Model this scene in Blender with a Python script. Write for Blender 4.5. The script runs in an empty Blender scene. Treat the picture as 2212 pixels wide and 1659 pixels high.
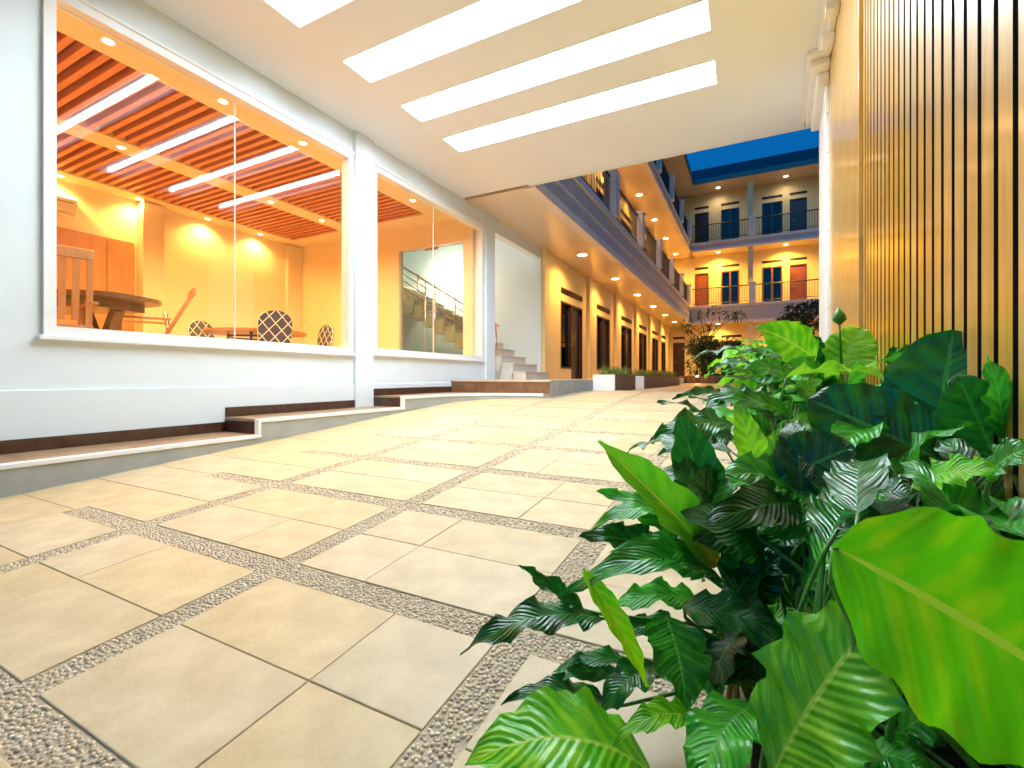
import bpy, bmesh, math, random
from mathutils import Vector, Matrix, Quaternion
R = math.radians
random.seed(7)
SC = bpy.context.scene
COL = SC.collection

# ------------------------------------------------------------------ camera, sky, exposure
YAW = 27.3
FPX, HX, HY = 1000.0, 1106.0, 815.0          # focal length / horizon in a 2212 x 1659 view of the photograph
cam = bpy.data.cameras.new('camera'); camo = bpy.data.objects.new('camera', cam); COL.objects.link(camo)
camo.location = (0, 0, 0); camo.rotation_euler = (R(90), 0, R(YAW))
cam.sensor_width = 36; cam.lens = 36 * FPX / 2212; cam.shift_y = -14.5 / 2212
cam.clip_start = 0.02; cam.clip_end = 600
SC.camera = camo

world = bpy.data.worlds.new('World'); SC.world = world; world.use_nodes = True
wn = world.node_tree.nodes; wl = world.node_tree.links
bg = wn['Background']
sky = wn.new('ShaderNodeTexSky'); sky.sky_type = 'NISHITA'; sky.sun_disc = False
sky.sun_elevation = R(-3.0); sky.sun_rotation = R(200); sky.ozone_density = 4.0; sky.air_density = 1.2
tint = wn.new('ShaderNodeMix'); tint.data_type = 'RGBA'; tint.blend_type = 'MULTIPLY'
tint.inputs[0].default_value = 1.0
wl.new(sky.outputs[0], tint.inputs[6]); tint.inputs[7].default_value = (0.02, 1.35, 1.0, 1)
wl.new(tint.outputs[2], bg.inputs[0]); bg.inputs[1].default_value = 5.2

SC.view_settings.view_transform = 'Standard'; SC.view_settings.look = 'None'
SC.view_settings.exposure = 0.78; SC.view_settings.gamma = 1.0
try: SC.view_settings.use_curve_mapping = False
except Exception: pass
SC.cycles.use_denoising = True
SC.cycles.max_bounces = 9; SC.cycles.diffuse_bounces = 5; SC.cycles.glossy_bounces = 4
SC.cycles.transparent_max_bounces = 16; SC.cycles.sample_clamp_indirect = 6.0
SC.cycles.caustics_reflective = False; SC.cycles.caustics_refractive = False

CY, SY = math.cos(R(YAW)), math.sin(R(YAW))
def at(x, y, F):
    """point seen at pixel (x, y) of the 2212-wide view, F metres ahead of the camera"""
    u = (x - HX) / FPX * F
    return Vector((-SY * F + CY * u, CY * F + SY * u, (HY - y) / FPX * F))
def ground_z(y):
    if y < -6: return -0.81 - 0.45
    if y < 6.0: return -0.81 + 0.075 * y
    if y < 9.0:
        k = (y - 6) / 3
        return -0.36 + 0.075 * 3 * (k - k * k / 2)
    return -0.2475

# ------------------------------------------------------------------ materials
MATS = {}
def mat(name, col, rough=0.5, var=0.0, scale=6.0, bump=0.0, bscale=60.0, metal=0.0, spec=0.5, col2=None, rvar=0.0, coat=0.0):
    m = bpy.data.materials.new(name); m.use_nodes = True
    n, l = m.node_tree.nodes, m.node_tree.links
    b = n['Principled BSDF']
    b.inputs['Roughness'].default_value = rough; b.inputs['Metallic'].default_value = metal
    b.inputs['Specular IOR Level'].default_value = spec; b.inputs['Coat Weight'].default_value = coat
    b.inputs['Base Color'].default_value = (*col, 1)
    tc = n.new('ShaderNodeTexCoord')
    if var or col2:
        nz = n.new('ShaderNodeTexNoise'); nz.inputs['Scale'].default_value = scale; nz.inputs['Detail'].default_value = 6
        l.new(tc.outputs['Object'], nz.inputs['Vector'])
        rp = n.new('ShaderNodeValToRGB')
        c1 = tuple(max(0, c * (1 - var)) for c in col); c2 = col2 or tuple(min(1, c * (1 + var)) for c in col)
        rp.color_ramp.elements[0].position = 0.3; rp.color_ramp.elements[1].position = 0.72
        rp.color_ramp.elements[0].color = (*c1, 1); rp.color_ramp.elements[1].color = (*c2, 1)
        l.new(nz.outputs['Fac'], rp.inputs[0]); l.new(rp.outputs[0], b.inputs['Base Color'])
        if rvar:
            mr = n.new('ShaderNodeMapRange'); mr.inputs[3].default_value = rough - rvar; mr.inputs[4].default_value = rough + rvar
            l.new(nz.outputs['Fac'], mr.inputs[0]); l.new(mr.outputs[0], b.inputs['Roughness'])
    if bump:
        nb = n.new('ShaderNodeTexNoise'); nb.inputs['Scale'].default_value = bscale; nb.inputs['Detail'].default_value = 4
        l.new(tc.outputs['Object'], nb.inputs['Vector'])
        bp = n.new('ShaderNodeBump'); bp.inputs['Strength'].default_value = bump; bp.inputs['Distance'].default_value = 0.01
        l.new(nb.outputs['Fac'], bp.inputs['Height']); l.new(bp.outputs[0], b.inputs['Normal'])
    MATS[name] = m
    return m
def emit(name, col, s):
    m = bpy.data.materials.new(name); m.use_nodes = True
    n, l = m.node_tree.nodes, m.node_tree.links
    n.remove(n['Principled BSDF'])
    e = n.new('ShaderNodeEmission'); e.inputs[0].default_value = (*col, 1); e.inputs[1].default_value = s
    l.new(e.outputs[0], n['Material Output'].inputs[0]); MATS[name] = m
    return m
def wood(name, c1, c2, rough, axis='X', scale=4.0, stretch=14.0, bump=0.1, coat=0.0):
    m = bpy.data.materials.new(name); m.use_nodes = True
    n, l = m.node_tree.nodes, m.node_tree.links; b = n['Principled BSDF']
    tc = n.new('ShaderNodeTexCoord'); mp = n.new('ShaderNodeMapping')
    sc = [stretch, stretch, stretch]; sc['XYZ'.index(axis)] = 1.0
    mp.inputs['Scale'].default_value = sc
    oi = n.new('ShaderNodeObjectInfo'); va = n.new('ShaderNodeVectorMath'); va.operation = 'ADD'
    sm = n.new('ShaderNodeMath'); sm.operation = 'MULTIPLY'; sm.inputs[1].default_value = 37.0
    l.new(oi.outputs['Random'], sm.inputs[0])
    l.new(tc.outputs['Object'], va.inputs[0]); l.new(sm.outputs[0], va.inputs[1]); l.new(va.outputs[0], mp.inputs['Vector'])
    nz = n.new('ShaderNodeTexNoise'); nz.inputs['Scale'].default_value = scale; nz.inputs['Detail'].default_value = 7; nz.inputs['Distortion'].default_value = 0.6
    l.new(mp.outputs[0], nz.inputs['Vector'])
    rp = n.new('ShaderNodeValToRGB'); rp.color_ramp.elements[0].position = 0.3; rp.color_ramp.elements[1].position = 0.7
    rp.color_ramp.elements[0].color = (*c1, 1); rp.color_ramp.elements[1].color = (*c2, 1)
    l.new(nz.outputs['Fac'], rp.inputs[0]); l.new(rp.outputs[0], b.inputs['Base Color'])
    b.inputs['Roughness'].default_value = rough; b.inputs['Coat Weight'].default_value = coat; b.inputs['Coat Roughness'].default_value = 0.16
    bp = n.new('ShaderNodeBump'); bp.inputs['Strength'].default_value = bump; bp.inputs['Distance'].default_value = 0.004
    l.new(nz.outputs['Fac'], bp.inputs['Height']); l.new(bp.outputs[0], b.inputs['Normal'])
    MATS[name] = m; return m
def glass(name, tintc, ior=1.5, boost=0.0, rough=0.0):
    m = bpy.data.materials.new(name); m.use_nodes = True
    n, l = m.node_tree.nodes, m.node_tree.links; n.remove(n['Principled BSDF'])
    t = n.new('ShaderNodeBsdfTransparent'); t.inputs[0].default_value = (*tintc, 1)
    g = n.new('ShaderNodeBsdfGlossy'); g.inputs['Roughness'].default_value = rough
    lw = n.new('ShaderNodeLayerWeight'); lw.inputs[0].default_value = 0.5
    pw = n.new('ShaderNodeMath'); pw.operation = 'POWER'; pw.inputs[1].default_value = 5.0; l.new(lw.outputs['Facing'], pw.inputs[0])
    f = n.new('ShaderNodeMapRange'); r0 = ((ior - 1) / (ior + 1)) ** 2; f.inputs[3].default_value = r0; f.inputs[4].default_value = 1.0; l.new(pw.outputs[0], f.inputs[0])
    mx = n.new('ShaderNodeMixShader'); l.new(f.outputs[0], mx.inputs[0])
    l.new(t.outputs[0], mx.inputs[1]); l.new(g.outputs[0], mx.inputs[2]); l.new(mx.outputs[0], n['Material Output'].inputs[0])
    MATS[name] = m; return m

mat('wall_white', (0.74, 0.82, 0.87), 0.55, var=0.03, scale=1.3, bump=0.06, bscale=90)
mat('ceiling_white', (0.80, 0.86, 0.95), 0.6, var=0.02, scale=0.8, bump=0.03, bscale=70)
mat('trim_white', (0.85, 0.86, 0.87), 0.35, var=0.02, scale=5, bump=0.03, bscale=50)
mat('room_cream', (0.80, 0.70, 0.48), 0.55, var=0.03, scale=1.2, bump=0.03)
mat('wing_cream', (0.80, 0.63, 0.31), 0.5, var=0.05, scale=1.0, bump=0.05, bscale=40)
mat('wing_soffit', (0.74, 0.60, 0.44), 0.28, var=0.04, scale=1.0)
mat('fascia_grey', (0.52, 0.47, 0.44), 0.55, var=0.08, scale=2.0, bump=0.05)
mat('fascia_trim', (0.78, 0.70, 0.62), 0.5, var=0.06, scale=3.0)
mat('rail_dark', (0.05, 0.045, 0.045), 0.45, metal=0.3)
mat('steel', (0.62, 0.60, 0.58), 0.25, metal=1.0)
mat('copper_steel', (0.70, 0.46, 0.30), 0.28, metal=1.0)
mat('slab_stone', (0.53, 0.42, 0.255), 0.55, var=0.14, scale=7.0, bump=0.12, bscale=55, col2=(0.63, 0.52, 0.335), rvar=0.08)
mat('mortar', (0.44, 0.37, 0.26), 0.8, var=0.2, scale=30, bump=0.4, bscale=120)
mat('courtyard', (0.55, 0.44, 0.29), 0.5, var=0.14, scale=1.5, bump=0.1, bscale=40)
mat('ledge_tile', (0.36, 0.22, 0.12), 0.38, var=0.25, scale=14, bump=0.1)
mat('brown_tile', (0.055, 0.022, 0.012), 0.3, var=0.4, scale=12, bump=0.1)
mat('brown_tile_light', (0.16, 0.075, 0.035), 0.35, var=0.3, scale=10, bump=0.1)
mat('kerb_grey', (0.36, 0.37, 0.35), 0.6, var=0.10, scale=5, bump=0.15)
mat('platform_tile', (0.52, 0.44, 0.34), 0.28, var=0.06, scale=3)
mat('stair_tile', (0.66, 0.62, 0.55), 0.32, var=0.05, scale=3)
mat('door_brown', (0.028, 0.011, 0.008), 0.35, var=0.3, scale=8, coat=0.2)
mat('door_red', (0.22, 0.055, 0.016), 0.4, var=0.25, scale=8)
mat('vent_dark', (0.02, 0.012, 0.01), 0.5)
mat('curtain_dark', (0.03, 0.025, 0.035), 0.8, var=0.3, scale=5)
mat('roof_tile', (0.012, 0.028, 0.05), 0.55, var=0.35, scale=5, bump=0.3, bscale=25)
mat('gutter', (0.05, 0.16, 0.20), 0.5, var=0.1)
mat('soil', (0.022, 0.015, 0.010), 0.9, var=0.5, scale=20, bump=0.8, bscale=40)
mat('bark', (0.09, 0.06, 0.04), 0.85, var=0.35, scale=20, bump=0.5, bscale=40)
mat('plastic_white', (0.82, 0.80, 0.74), 0.35)
mat('vent_black', (0.03, 0.03, 0.03), 0.5)
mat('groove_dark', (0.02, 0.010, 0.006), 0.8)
mat('roomfloor', (0.55, 0.42, 0.26), 0.25, var=0.05)
mat('planter_brown', (0.17, 0.09, 0.05), 0.5, var=0.2, scale=6, bump=0.2)
wood('slat_wood', (0.52, 0.25, 0.03), (0.68, 0.38, 0.07), 0.36, 'Z', 3.0, 10.0, 0.25, coat=0.8)
wood('panel_wood', (0.54, 0.28, 0.05), (0.68, 0.40, 0.09), 0.36, 'Z', 2.0, 4.0, 0.2, coat=0.8)
wood('ceiling_slat', (0.55, 0.19, 0.06), (0.68, 0.28, 0.10), 0.45, 'X', 3.0, 12.0, 0.1)
wood('wall_wood', (0.46, 0.20, 0.06), (0.60, 0.30, 0.10), 0.4, 'Z', 2.0, 9.0, 0.1)
wood('table_wood', (0.10, 0.035, 0.014), (0.19, 0.075, 0.03), 0.35, 'X', 3.0, 9.0, 0.1, coat=0.3)
wood('chair_wood', (0.36, 0.14, 0.045), (0.50, 0.22, 0.08), 0.38, 'Z', 4.0, 8.0, 0.1, coat=0.2)
mat('slat_void', (0.22, 0.07, 0.025), 0.8)
glass('window_glass', (0.99, 0.99, 0.985), 1.38)
glass('door_glass', (0.80, 0.87, 0.84), 1.55)
glass('dark_glass', (0.16, 0.16, 0.19), 1.5)
emit('light_panel', (0.74, 0.89, 1.0), 62.0)
emit('lamp_disc', (1.0, 0.72, 0.38), 22.0)
emit('lamp_disc_cool', (1.0, 0.86, 0.66), 14.0)
emit('uplight_disc', (1.0, 0.75, 0.3), 12.0)

def lattice_mat():
    m = bpy.data.materials.new('lattice_fabric'); m.use_nodes = True
    n, l = m.node_tree.nodes, m.node_tree.links; b = n['Principled BSDF']
    tc = n.new('ShaderNodeTexCoord'); sp = n.new('ShaderNodeSeparateXYZ'); l.new(tc.outputs['Object'], sp.inputs[0])
    outs = []
    for sgn in (1, -1):
        a = n.new('ShaderNodeMath'); a.operation = 'MULTIPLY_ADD'; a.inputs[1].default_value = sgn * 1.15
        l.new(sp.outputs['X'], a.inputs[0]); l.new(sp.outputs['Z'], a.inputs[2])
        k = n.new('ShaderNodeMath'); k.operation = 'MULTIPLY'; k.inputs[1].default_value = 5.0; l.new(a.outputs[0], k.inputs[0])
        p = n.new('ShaderNodeMath'); p.operation = 'PINGPONG'; p.inputs[1].default_value = 0.5; l.new(k.outputs[0], p.inputs[0])
        g = n.new('ShaderNodeMath'); g.operation = 'LESS_THAN'; g.inputs[1].default_value = 0.05; l.new(p.outputs[0], g.inputs[0])
        outs.append(g)
    mx = n.new('ShaderNodeMath'); mx.operation = 'MAXIMUM'; l.new(outs[0].outputs[0], mx.inputs[0]); l.new(outs[1].outputs[0], mx.inputs[1])
    mc = n.new('ShaderNodeMix'); mc.data_type = 'RGBA'; l.new(mx.outputs[0], mc.inputs[0])
    mc.inputs[6].default_value = (0.07, 0.08, 0.12, 1); mc.inputs[7].default_value = (0.75, 0.75, 0.72, 1)
    l.new(mc.outputs[2], b.inputs['Base Color']); b.inputs['Roughness'].default_value = 0.85
    MATS['lattice_fabric'] = m
lattice_mat()

def leaf_mat(name, dark, light, rib, rough=0.28, trans=0.22, vein=0.35, edge=None):
    m = bpy.data.materials.new(name); m.use_nodes = True
    n, l = m.node_tree.nodes, m.node_tree.links; b = n['Principled BSDF']
    def math_(op, a, bb=None, c=None):
        x = n.new('ShaderNodeMath'); x.operation = op
        for i, v in enumerate((a, bb, c)):
            if v is None: continue
            if isinstance(v, (int, float)): x.inputs[i].default_value = v
            else: l.new(v, x.inputs[i])
        return x.outputs[0]
    uv = n.new('ShaderNodeUVMap'); sp = n.new('ShaderNodeSeparateXYZ'); l.new(uv.outputs[0], sp.inputs[0])
    oi = n.new('ShaderNodeObjectInfo')
    a = math_('ABSOLUTE', math_('SUBTRACT', sp.outputs['X'], 0.5))                     # 0 at the midrib, .5 at the edge
    ph = math_('SUBTRACT', sp.outputs['Y'], math_('MULTIPLY', a, 0.42))
    w = math_('SINE', math_('MULTIPLY', ph, 120.0))
    w2 = math_('SINE', math_('MULTIPLY', ph, 44.0))
    ribm = math_('LESS_THAN', a, 0.022)
    tc = n.new('ShaderNodeTexCoord'); nz = n.new('ShaderNodeTexNoise'); nz.inputs['Scale'].default_value = 16; nz.inputs['Detail'].default_value = 5
    va = n.new('ShaderNodeVectorMath'); va.operation = 'ADD'; sm = math_('MULTIPLY', oi.outputs['Random'], 23.0)
    l.new(tc.outputs['Object'], va.inputs[0]); l.new(sm, va.inputs[1]); l.new(va.outputs[0], nz.inputs['Vector'])
    t = math_('ADD', math_('MULTIPLY_ADD', w2, 0.10, nz.outputs['Fac']), math_('MULTIPLY_ADD', oi.outputs['Random'], 0.34, -0.17))
    rp = n.new('ShaderNodeValToRGB'); rp.color_ramp.elements[0].position = 0.34; rp.color_ramp.elements[1].position = 0.72
    rp.color_ramp.elements[0].color = (*dark, 1); rp.color_ramp.elements[1].color = (*light, 1); l.new(t, rp.inputs[0])
    mc = n.new('ShaderNodeMix'); mc.data_type = 'RGBA'; l.new(ribm, mc.inputs[0]); l.new(rp.outputs[0], mc.inputs[6]); mc.inputs[7].default_value = (*rib, 1)
    colout = mc.outputs[2]
    if edge:
        mr = n.new('ShaderNodeMapRange'); mr.inputs[1].default_value = 0.75; mr.inputs[2].default_value = 1.0
        mr.inputs[3].default_value = 0.0; mr.inputs[4].default_value = 0.9
        l.new(math_('SUBTRACT', 1.0, math_('MULTIPLY', sp.outputs['Y'], 1.0)), mr.inputs[0])
        m2 = n.new('ShaderNodeMix'); m2.data_type = 'RGBA'; l.new(mr.outputs[0], m2.inputs[0]); l.new(colout, m2.inputs[6]); m2.inputs[7].default_value = (*edge, 1)
        colout = m2.outputs[2]
    l.new(colout, b.inputs['Base Color'])
    b.inputs['Roughness'].default_value = rough
    h = math_('ADD', math_('MULTIPLY', w, 0.35), math_('MULTIPLY_ADD', w2, 0.5, math_('MULTIPLY', nz.outputs['Fac'], 2.2)))
    bp = n.new('ShaderNodeBump'); bp.inputs['Strength'].default_value = vein; bp.inputs['Distance'].default_value = 0.004
    l.new(h, bp.inputs['Height']); l.new(bp.outputs[0], b.inputs['Normal'])
    tr = n.new('ShaderNodeBsdfTranslucent'); l.new(colout, tr.inputs[0])
    mx = n.new('ShaderNodeMixShader'); mx.inputs[0].default_value = trans
    l.new(b.outputs[0], mx.inputs[1]); l.new(tr.outputs[0], mx.inputs[2]); l.new(mx.outputs[0], n['Material Output'].inputs[0])
    MATS[name] = m
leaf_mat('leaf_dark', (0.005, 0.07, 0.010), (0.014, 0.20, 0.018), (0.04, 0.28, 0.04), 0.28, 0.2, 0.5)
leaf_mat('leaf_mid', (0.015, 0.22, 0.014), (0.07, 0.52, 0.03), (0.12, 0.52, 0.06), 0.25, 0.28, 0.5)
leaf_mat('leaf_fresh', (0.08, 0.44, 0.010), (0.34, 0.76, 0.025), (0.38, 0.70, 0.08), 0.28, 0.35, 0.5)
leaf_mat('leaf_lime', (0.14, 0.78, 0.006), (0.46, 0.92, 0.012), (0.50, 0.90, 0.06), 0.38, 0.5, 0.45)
leaf_mat('leaf_yellowing', (0.06, 0.42, 0.012), (0.16, 0.62, 0.02), (0.42, 0.62, 0.06), 0.32, 0.35, 0.4, edge=(0.62, 0.36, 0.03))
mat('stalk', (0.06, 0.22, 0.02), 0.4, var=0.3, scale=20)
mat('stalk_dry', (0.42, 0.26, 0.06), 0.5, var=0.35, scale=20)
mat('shrub_leaf', (0.015, 0.045, 0.012), 0.45, var=0.5, scale=3)
mat('shrub_leaf_pale', (0.05, 0.09, 0.015), 0.45, var=0.4, scale=3)
mat('grass_blade', (0.17, 0.22, 0.03), 0.6, var=0.4, scale=9)

def vary(m, amt, hue=0.0):
    n, l = m.node_tree.nodes, m.node_tree.links; b = n['Principled BSDF']; src = b.inputs['Base Color'].links[0].from_socket
    oi = n.new('ShaderNodeObjectInfo'); hs = n.new('ShaderNodeHueSaturation')
    mr = n.new('ShaderNodeMapRange'); mr.inputs[3].default_value = 1 - amt; mr.inputs[4].default_value = 1 + amt; l.new(oi.outputs['Random'], mr.inputs[0])
    ml = n.new('ShaderNodeMath'); ml.operation = 'MULTIPLY'; ml.inputs[1].default_value = 7.31; fr = n.new('ShaderNodeMath'); fr.operation = 'FRACT'
    l.new(oi.outputs['Random'], ml.inputs[0]); l.new(ml.outputs[0], fr.inputs[0])
    m2 = n.new('ShaderNodeMapRange'); m2.inputs[3].default_value = 0.92; m2.inputs[4].default_value = 1.14; l.new(fr.outputs[0], m2.inputs[0])
    l.new(mr.outputs[0], hs.inputs['Value']); l.new(m2.outputs[0], hs.inputs['Saturation']); l.new(src, hs.inputs['Color']); l.new(hs.outputs[0], b.inputs['Base Color'])
vary(MATS['slab_stone'], 0.05); vary(MATS['slat_wood'], 0.09)
# ------------------------------------------------------------------ helpers
def box(bm, x0, x1, y0, y1, z0, z1):
    x0, x1 = min(x0, x1), max(x0, x1); y0, y1 = min(y0, y1), max(y0, y1); z0, z1 = min(z0, z1), max(z0, z1)
    v = [bm.verts.new(p) for p in ((x0,y0,z0),(x1,y0,z0),(x1,y1,z0),(x0,y1,z0),(x0,y0,z1),(x1,y0,z1),(x1,y1,z1),(x0,y1,z1))]
    for f in ((0,3,2,1),(4,5,6,7),(0,1,5,4),(1,2,6,5),(2,3,7,6),(3,0,4,7)): bm.faces.new([v[i] for i in f])
def prism(bm, pts, z0, z1):
    """pts: list of (x, y) counter-clockwise"""
    a = [bm.verts.new((x, y, z0)) for x, y in pts]; b = [bm.verts.new((x, y, z1)) for x, y in pts]
    bm.faces.new(list(reversed(a))); bm.faces.new(b)
    for i in range(len(pts)):
        j = (i + 1) % len(pts); bm.faces.new((a[i], a[j], b[j], b[i]))
def tube(bm, pts, radii, n=8, caps=True):
    pts = [Vector(p) for p in pts]
    if not isinstance(radii, (list, tuple)): radii = [radii] * len(pts)
    rings = []; up = None
    for i, p in enumerate(pts):
        d = (pts[min(i+1, len(pts)-1)] - pts[max(i-1, 0)]).normalized()
        if up is None:
            up = d.orthogonal().normalized()
        else:
            up = (up - d * up.dot(d))
            up = up.normalized() if up.length > 1e-6 else d.orthogonal().normalized()
        s = d.cross(up)
        rings.append([bm.verts.new(p + (up * math.cos(2*math.pi*k/n) + s * math.sin(2*math.pi*k/n)) * radii[i]) for k in range(n)])
    fs = []
    for a, b in zip(rings, rings[1:]):
        for k in range(n):
            fs.append(bm.faces.new((a[k], a[(k+1) % n], b[(k+1) % n], b[k])))
    if caps:
        fs.append(bm.faces.new(list(reversed(rings[0])))); fs.append(bm.faces.new(rings[-1]))
    return fs
def disc(bm, c, r, n=20, flip=False):
    v = [bm.verts.new((c[0] + r * math.cos(2*math.pi*k/n), c[1] + r * math.sin(2*math.pi*k/n), c[2])) for k in range(n)]
    bm.faces.new(list(reversed(v)) if flip else v)
def obj(name, bm, m, parent=None, smooth=False, bevel=0.0, seg=2):
    if bevel:
        bmesh.ops.remove_doubles(bm, verts=bm.verts, dist=1e-6)
        bmesh.ops.bevel(bm, geom=list(bm.edges), offset=bevel, segments=seg, profile=0.5, affect='EDGES', clamp_overlap=True)
    bmesh.ops.recalc_face_normals(bm, faces=bm.faces)
    me = bpy.data.meshes.new(name); bm.to_mesh(me); bm.free()
    for mm in (m if isinstance(m, (list, tuple)) else [m]): me.materials.append(MATS[mm] if isinstance(mm, str) else mm)
    if smooth:
        for p in me.polygons: p.use_smooth = True
    o = bpy.data.objects.new(name, me); COL.objects.link(o)
    if parent is not None: o.parent = parent
    return o
def boxes(name, lst, m, parent=None, bevel=0.0, origin=None):
    bm = bmesh.new()
    for b in lst: box(bm, *b)
    return obj(name, bm, m, parent, bevel=bevel)
def thing(name, label, cat, loc=(0,0,0), rz=0.0, group=None):
    o = bpy.data.objects.new(name, None); COL.objects.link(o); o.location = loc; o.rotation_euler = (0, 0, rz)
    o.empty_display_size = 0.1
    return tag(o, label, cat, group)
def tag(o, label, cat, group=None):
    o['label'] = label; o['category'] = cat
    if group: o['group'] = group
    return o
def struct(o): o['kind'] = 'structure'; return o
def stuff(o): o['kind'] = 'stuff'; return o
def copy_tree(o, parent=None):
    c = o.copy(); COL.objects.link(c); c.parent = parent
    for ch in list(o.children): copy_tree(ch, c)
    return c
def piece(name, me, parent, loc=(0,0,0), rot=(0,0,0), scale=(1,1,1)):
    o = bpy.data.objects.new(name, me); COL.objects.link(o); o.parent = parent
    o.location = loc; o.rotation_euler = rot; o.scale = scale
    return o
def mesh_of(bm, *ms, bevel=0.0, smooth=False):
    if bevel: bmesh.ops.bevel(bm, geom=list(bm.edges), offset=bevel, segments=2, profile=0.5, affect='EDGES', clamp_overlap=True)
    bmesh.ops.recalc_face_normals(bm, faces=bm.faces)
    me = bpy.data.meshes.new('piece'); bm.to_mesh(me); bm.free()
    for m in ms: me.materials.append(MATS[m])
    if smooth:
        for p in me.polygons: p.use_smooth = True
    return me
def wall(name, axis, plane, thick, s0, s1, z0, z1, openings, m, parent):
    """wall with rectangular openings; axis 'Y' -> runs along Y, face at X = plane, body at X < plane;
       axis 'X' -> runs along X, face at Y = plane, body at Y > plane"""
    ss = sorted({s0, s1, *[v for o in openings for v in o[:2]]}); zz = sorted({z0, z1, *[v for o in openings for v in o[2:]]})
    ss = [v for v in ss if s0 <= v <= s1]; zz = [v for v in zz if z0 <= v <= z1]
    def full(i, j):
        if i < 0 or j < 0 or i >= len(ss) - 1 or j >= len(zz) - 1: return False
        a, b = (ss[i] + ss[i+1]) / 2, (zz[j] + zz[j+1]) / 2
        return not any(o[0] < a < o[1] and o[2] < b < o[3] for o in openings)
    def P(s, d, z): return (plane - d, s, z) if axis == 'Y' else (s, plane + d, z)
    bm = bmesh.new(); cache = {}
    def V(s, d, z):
        k = (s, d, z)
        if k not in cache: cache[k] = bm.verts.new(P(*k))
        return cache[k]
    for i in range(len(ss) - 1):
        for j in range(len(zz) - 1):
            if not full(i, j): continue
            a, b, c, d = ss[i], ss[i+1], zz[j], zz[j+1]
            for dd in (0, thick): bm.faces.new((V(a,dd,c), V(b,dd,c), V(b,dd,d), V(a,dd,d)))
            if not full(i-1, j): bm.faces.new((V(a,0,c), V(a,thick,c), V(a,thick,d), V(a,0,d)))
            if not full(i+1, j): bm.faces.new((V(b,0,c), V(b,thick,c), V(b,thick,d), V(b,0,d)))
            if not full(i, j-1): bm.faces.new((V(a,0,c), V(a,thick,c), V(b,thick,c), V(b,0,c)))
            if not full(i, j+1): bm.faces.new((V(a,0,d), V(a,thick,d), V(b,thick,d), V(b,0,d)))
    return obj(name, bm, m, parent)
def spot(parent, loc, power, col, size=150, radius=0.04, blend=0.9, rot=(0,0,0)):
    d = bpy.data.lights.new('lamp', 'SPOT'); d.energy = power; d.color = col; d.spot_size = R(size); d.spot_blend = blend; d.shadow_soft_size = radius
    o = bpy.data.objects.new('lamp', d); COL.objects.link(o); o.parent = parent; o.location = loc; o.rotation_euler = rot
    return o

# ------------------------------------------------------------------ ground and driveway
bm = bmesh.new()
ys = [-80, -6] + [-6 + 0.5 * k for k in range(1, 31)] + [12, 30, 150]
xs = [-120, -4.3, -3.2, 1.0, 120]
rows = [[bm.verts.new((x, y, ground_z(y) - 0.03)) for x in xs] for y in ys]
for a, b in zip(rows, rows[1:]):
    for i in range(len(xs) - 1): bm.faces.new((a[i], a[i+1], b[i+1], b[i]))
ground = struct(obj('ground', bm, 'courtyard'))
drive = bpy.data.objects.new('driveway', None); COL.objects.link(drive); struct(drive)
bm = bmesh.new()
ysd = [-2.0 + 0.5 * k for k in range(23)]
rows = [[bm.verts.new((x, y, ground_z(y) - 0.005)) for x in (-4.1, 0.95)] for y in ysd]
for a, b in zip(rows, rows[1:]): bm.faces.new((a[0], a[1], b[1], b[0]))
obj('mortar_bed', bm, 'mortar', drive)
GX = [-3.66 + 0.03, -2.63, -1.60, -0.57, 0.46]       # pebble strips running up the drive
GY0, GP, SW = 0.42, 0.737, 0.105                     # first cross strip, spacing, strip width
slab_cache = {}
def slab(x0, x1, y0, y1):
    g = 0.0014
    w, d = round(x1 - x0 - 2*g, 3), round(y1 - y0 - 2*g, 3)
    if (w, d) not in slab_cache:
        b = bmesh.new(); box(b, -w/2, w/2, -d/2, d/2, -0.03, 0)
        slab_cache[(w, d)] = mesh_of(b, 'slab_stone', bevel=0.003)
    yc = (y0 + y1) / 2
    sl = math.atan2(ground_z(y1) - ground_z(y0), y1 - y0)
    piece('paving_slab', slab_cache[(w, d)], drive, ((x0 + x1)/2, yc, ground_z(yc) + random.uniform(-0.0012, 0.0012)), (sl, 0, 0))
cols = [(GX[k] + SW/2, GX[k+1] - SW/2) for k in range(1, 4)]
for r in range(-2, 11):
    y0 = GY0 + GP * r + SW/2; y1 = y0 + GP - SW; ym = (y0 + y1) / 2
    for ci, (a, b) in enumerate(cols):
        k = a + (b - a) * (0.62 if (r + ci) % 2 else 0.36)
        for q, (p0, p1) in enumerate(((y0, ym), (ym, y1))):
            if ci == 2: slab(a, b - 0.5 + 0.15, p0, p1) if r > 5 else (slab(a, a + 0.5, p0, p1))
            else: slab(a, k, p0, p1); slab(k, b, p0, p1)
    # plain band along the stepped walkway
    slab(-3.30, -2.63 - SW/2, y0, ym); slab(-3.30, -2.63 - SW/2, ym, y1)
    slab(-4.04, -3.30, y0 - SW/2, ym); slab(-4.04, -3.30, ym, y1 + SW/2)
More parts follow.
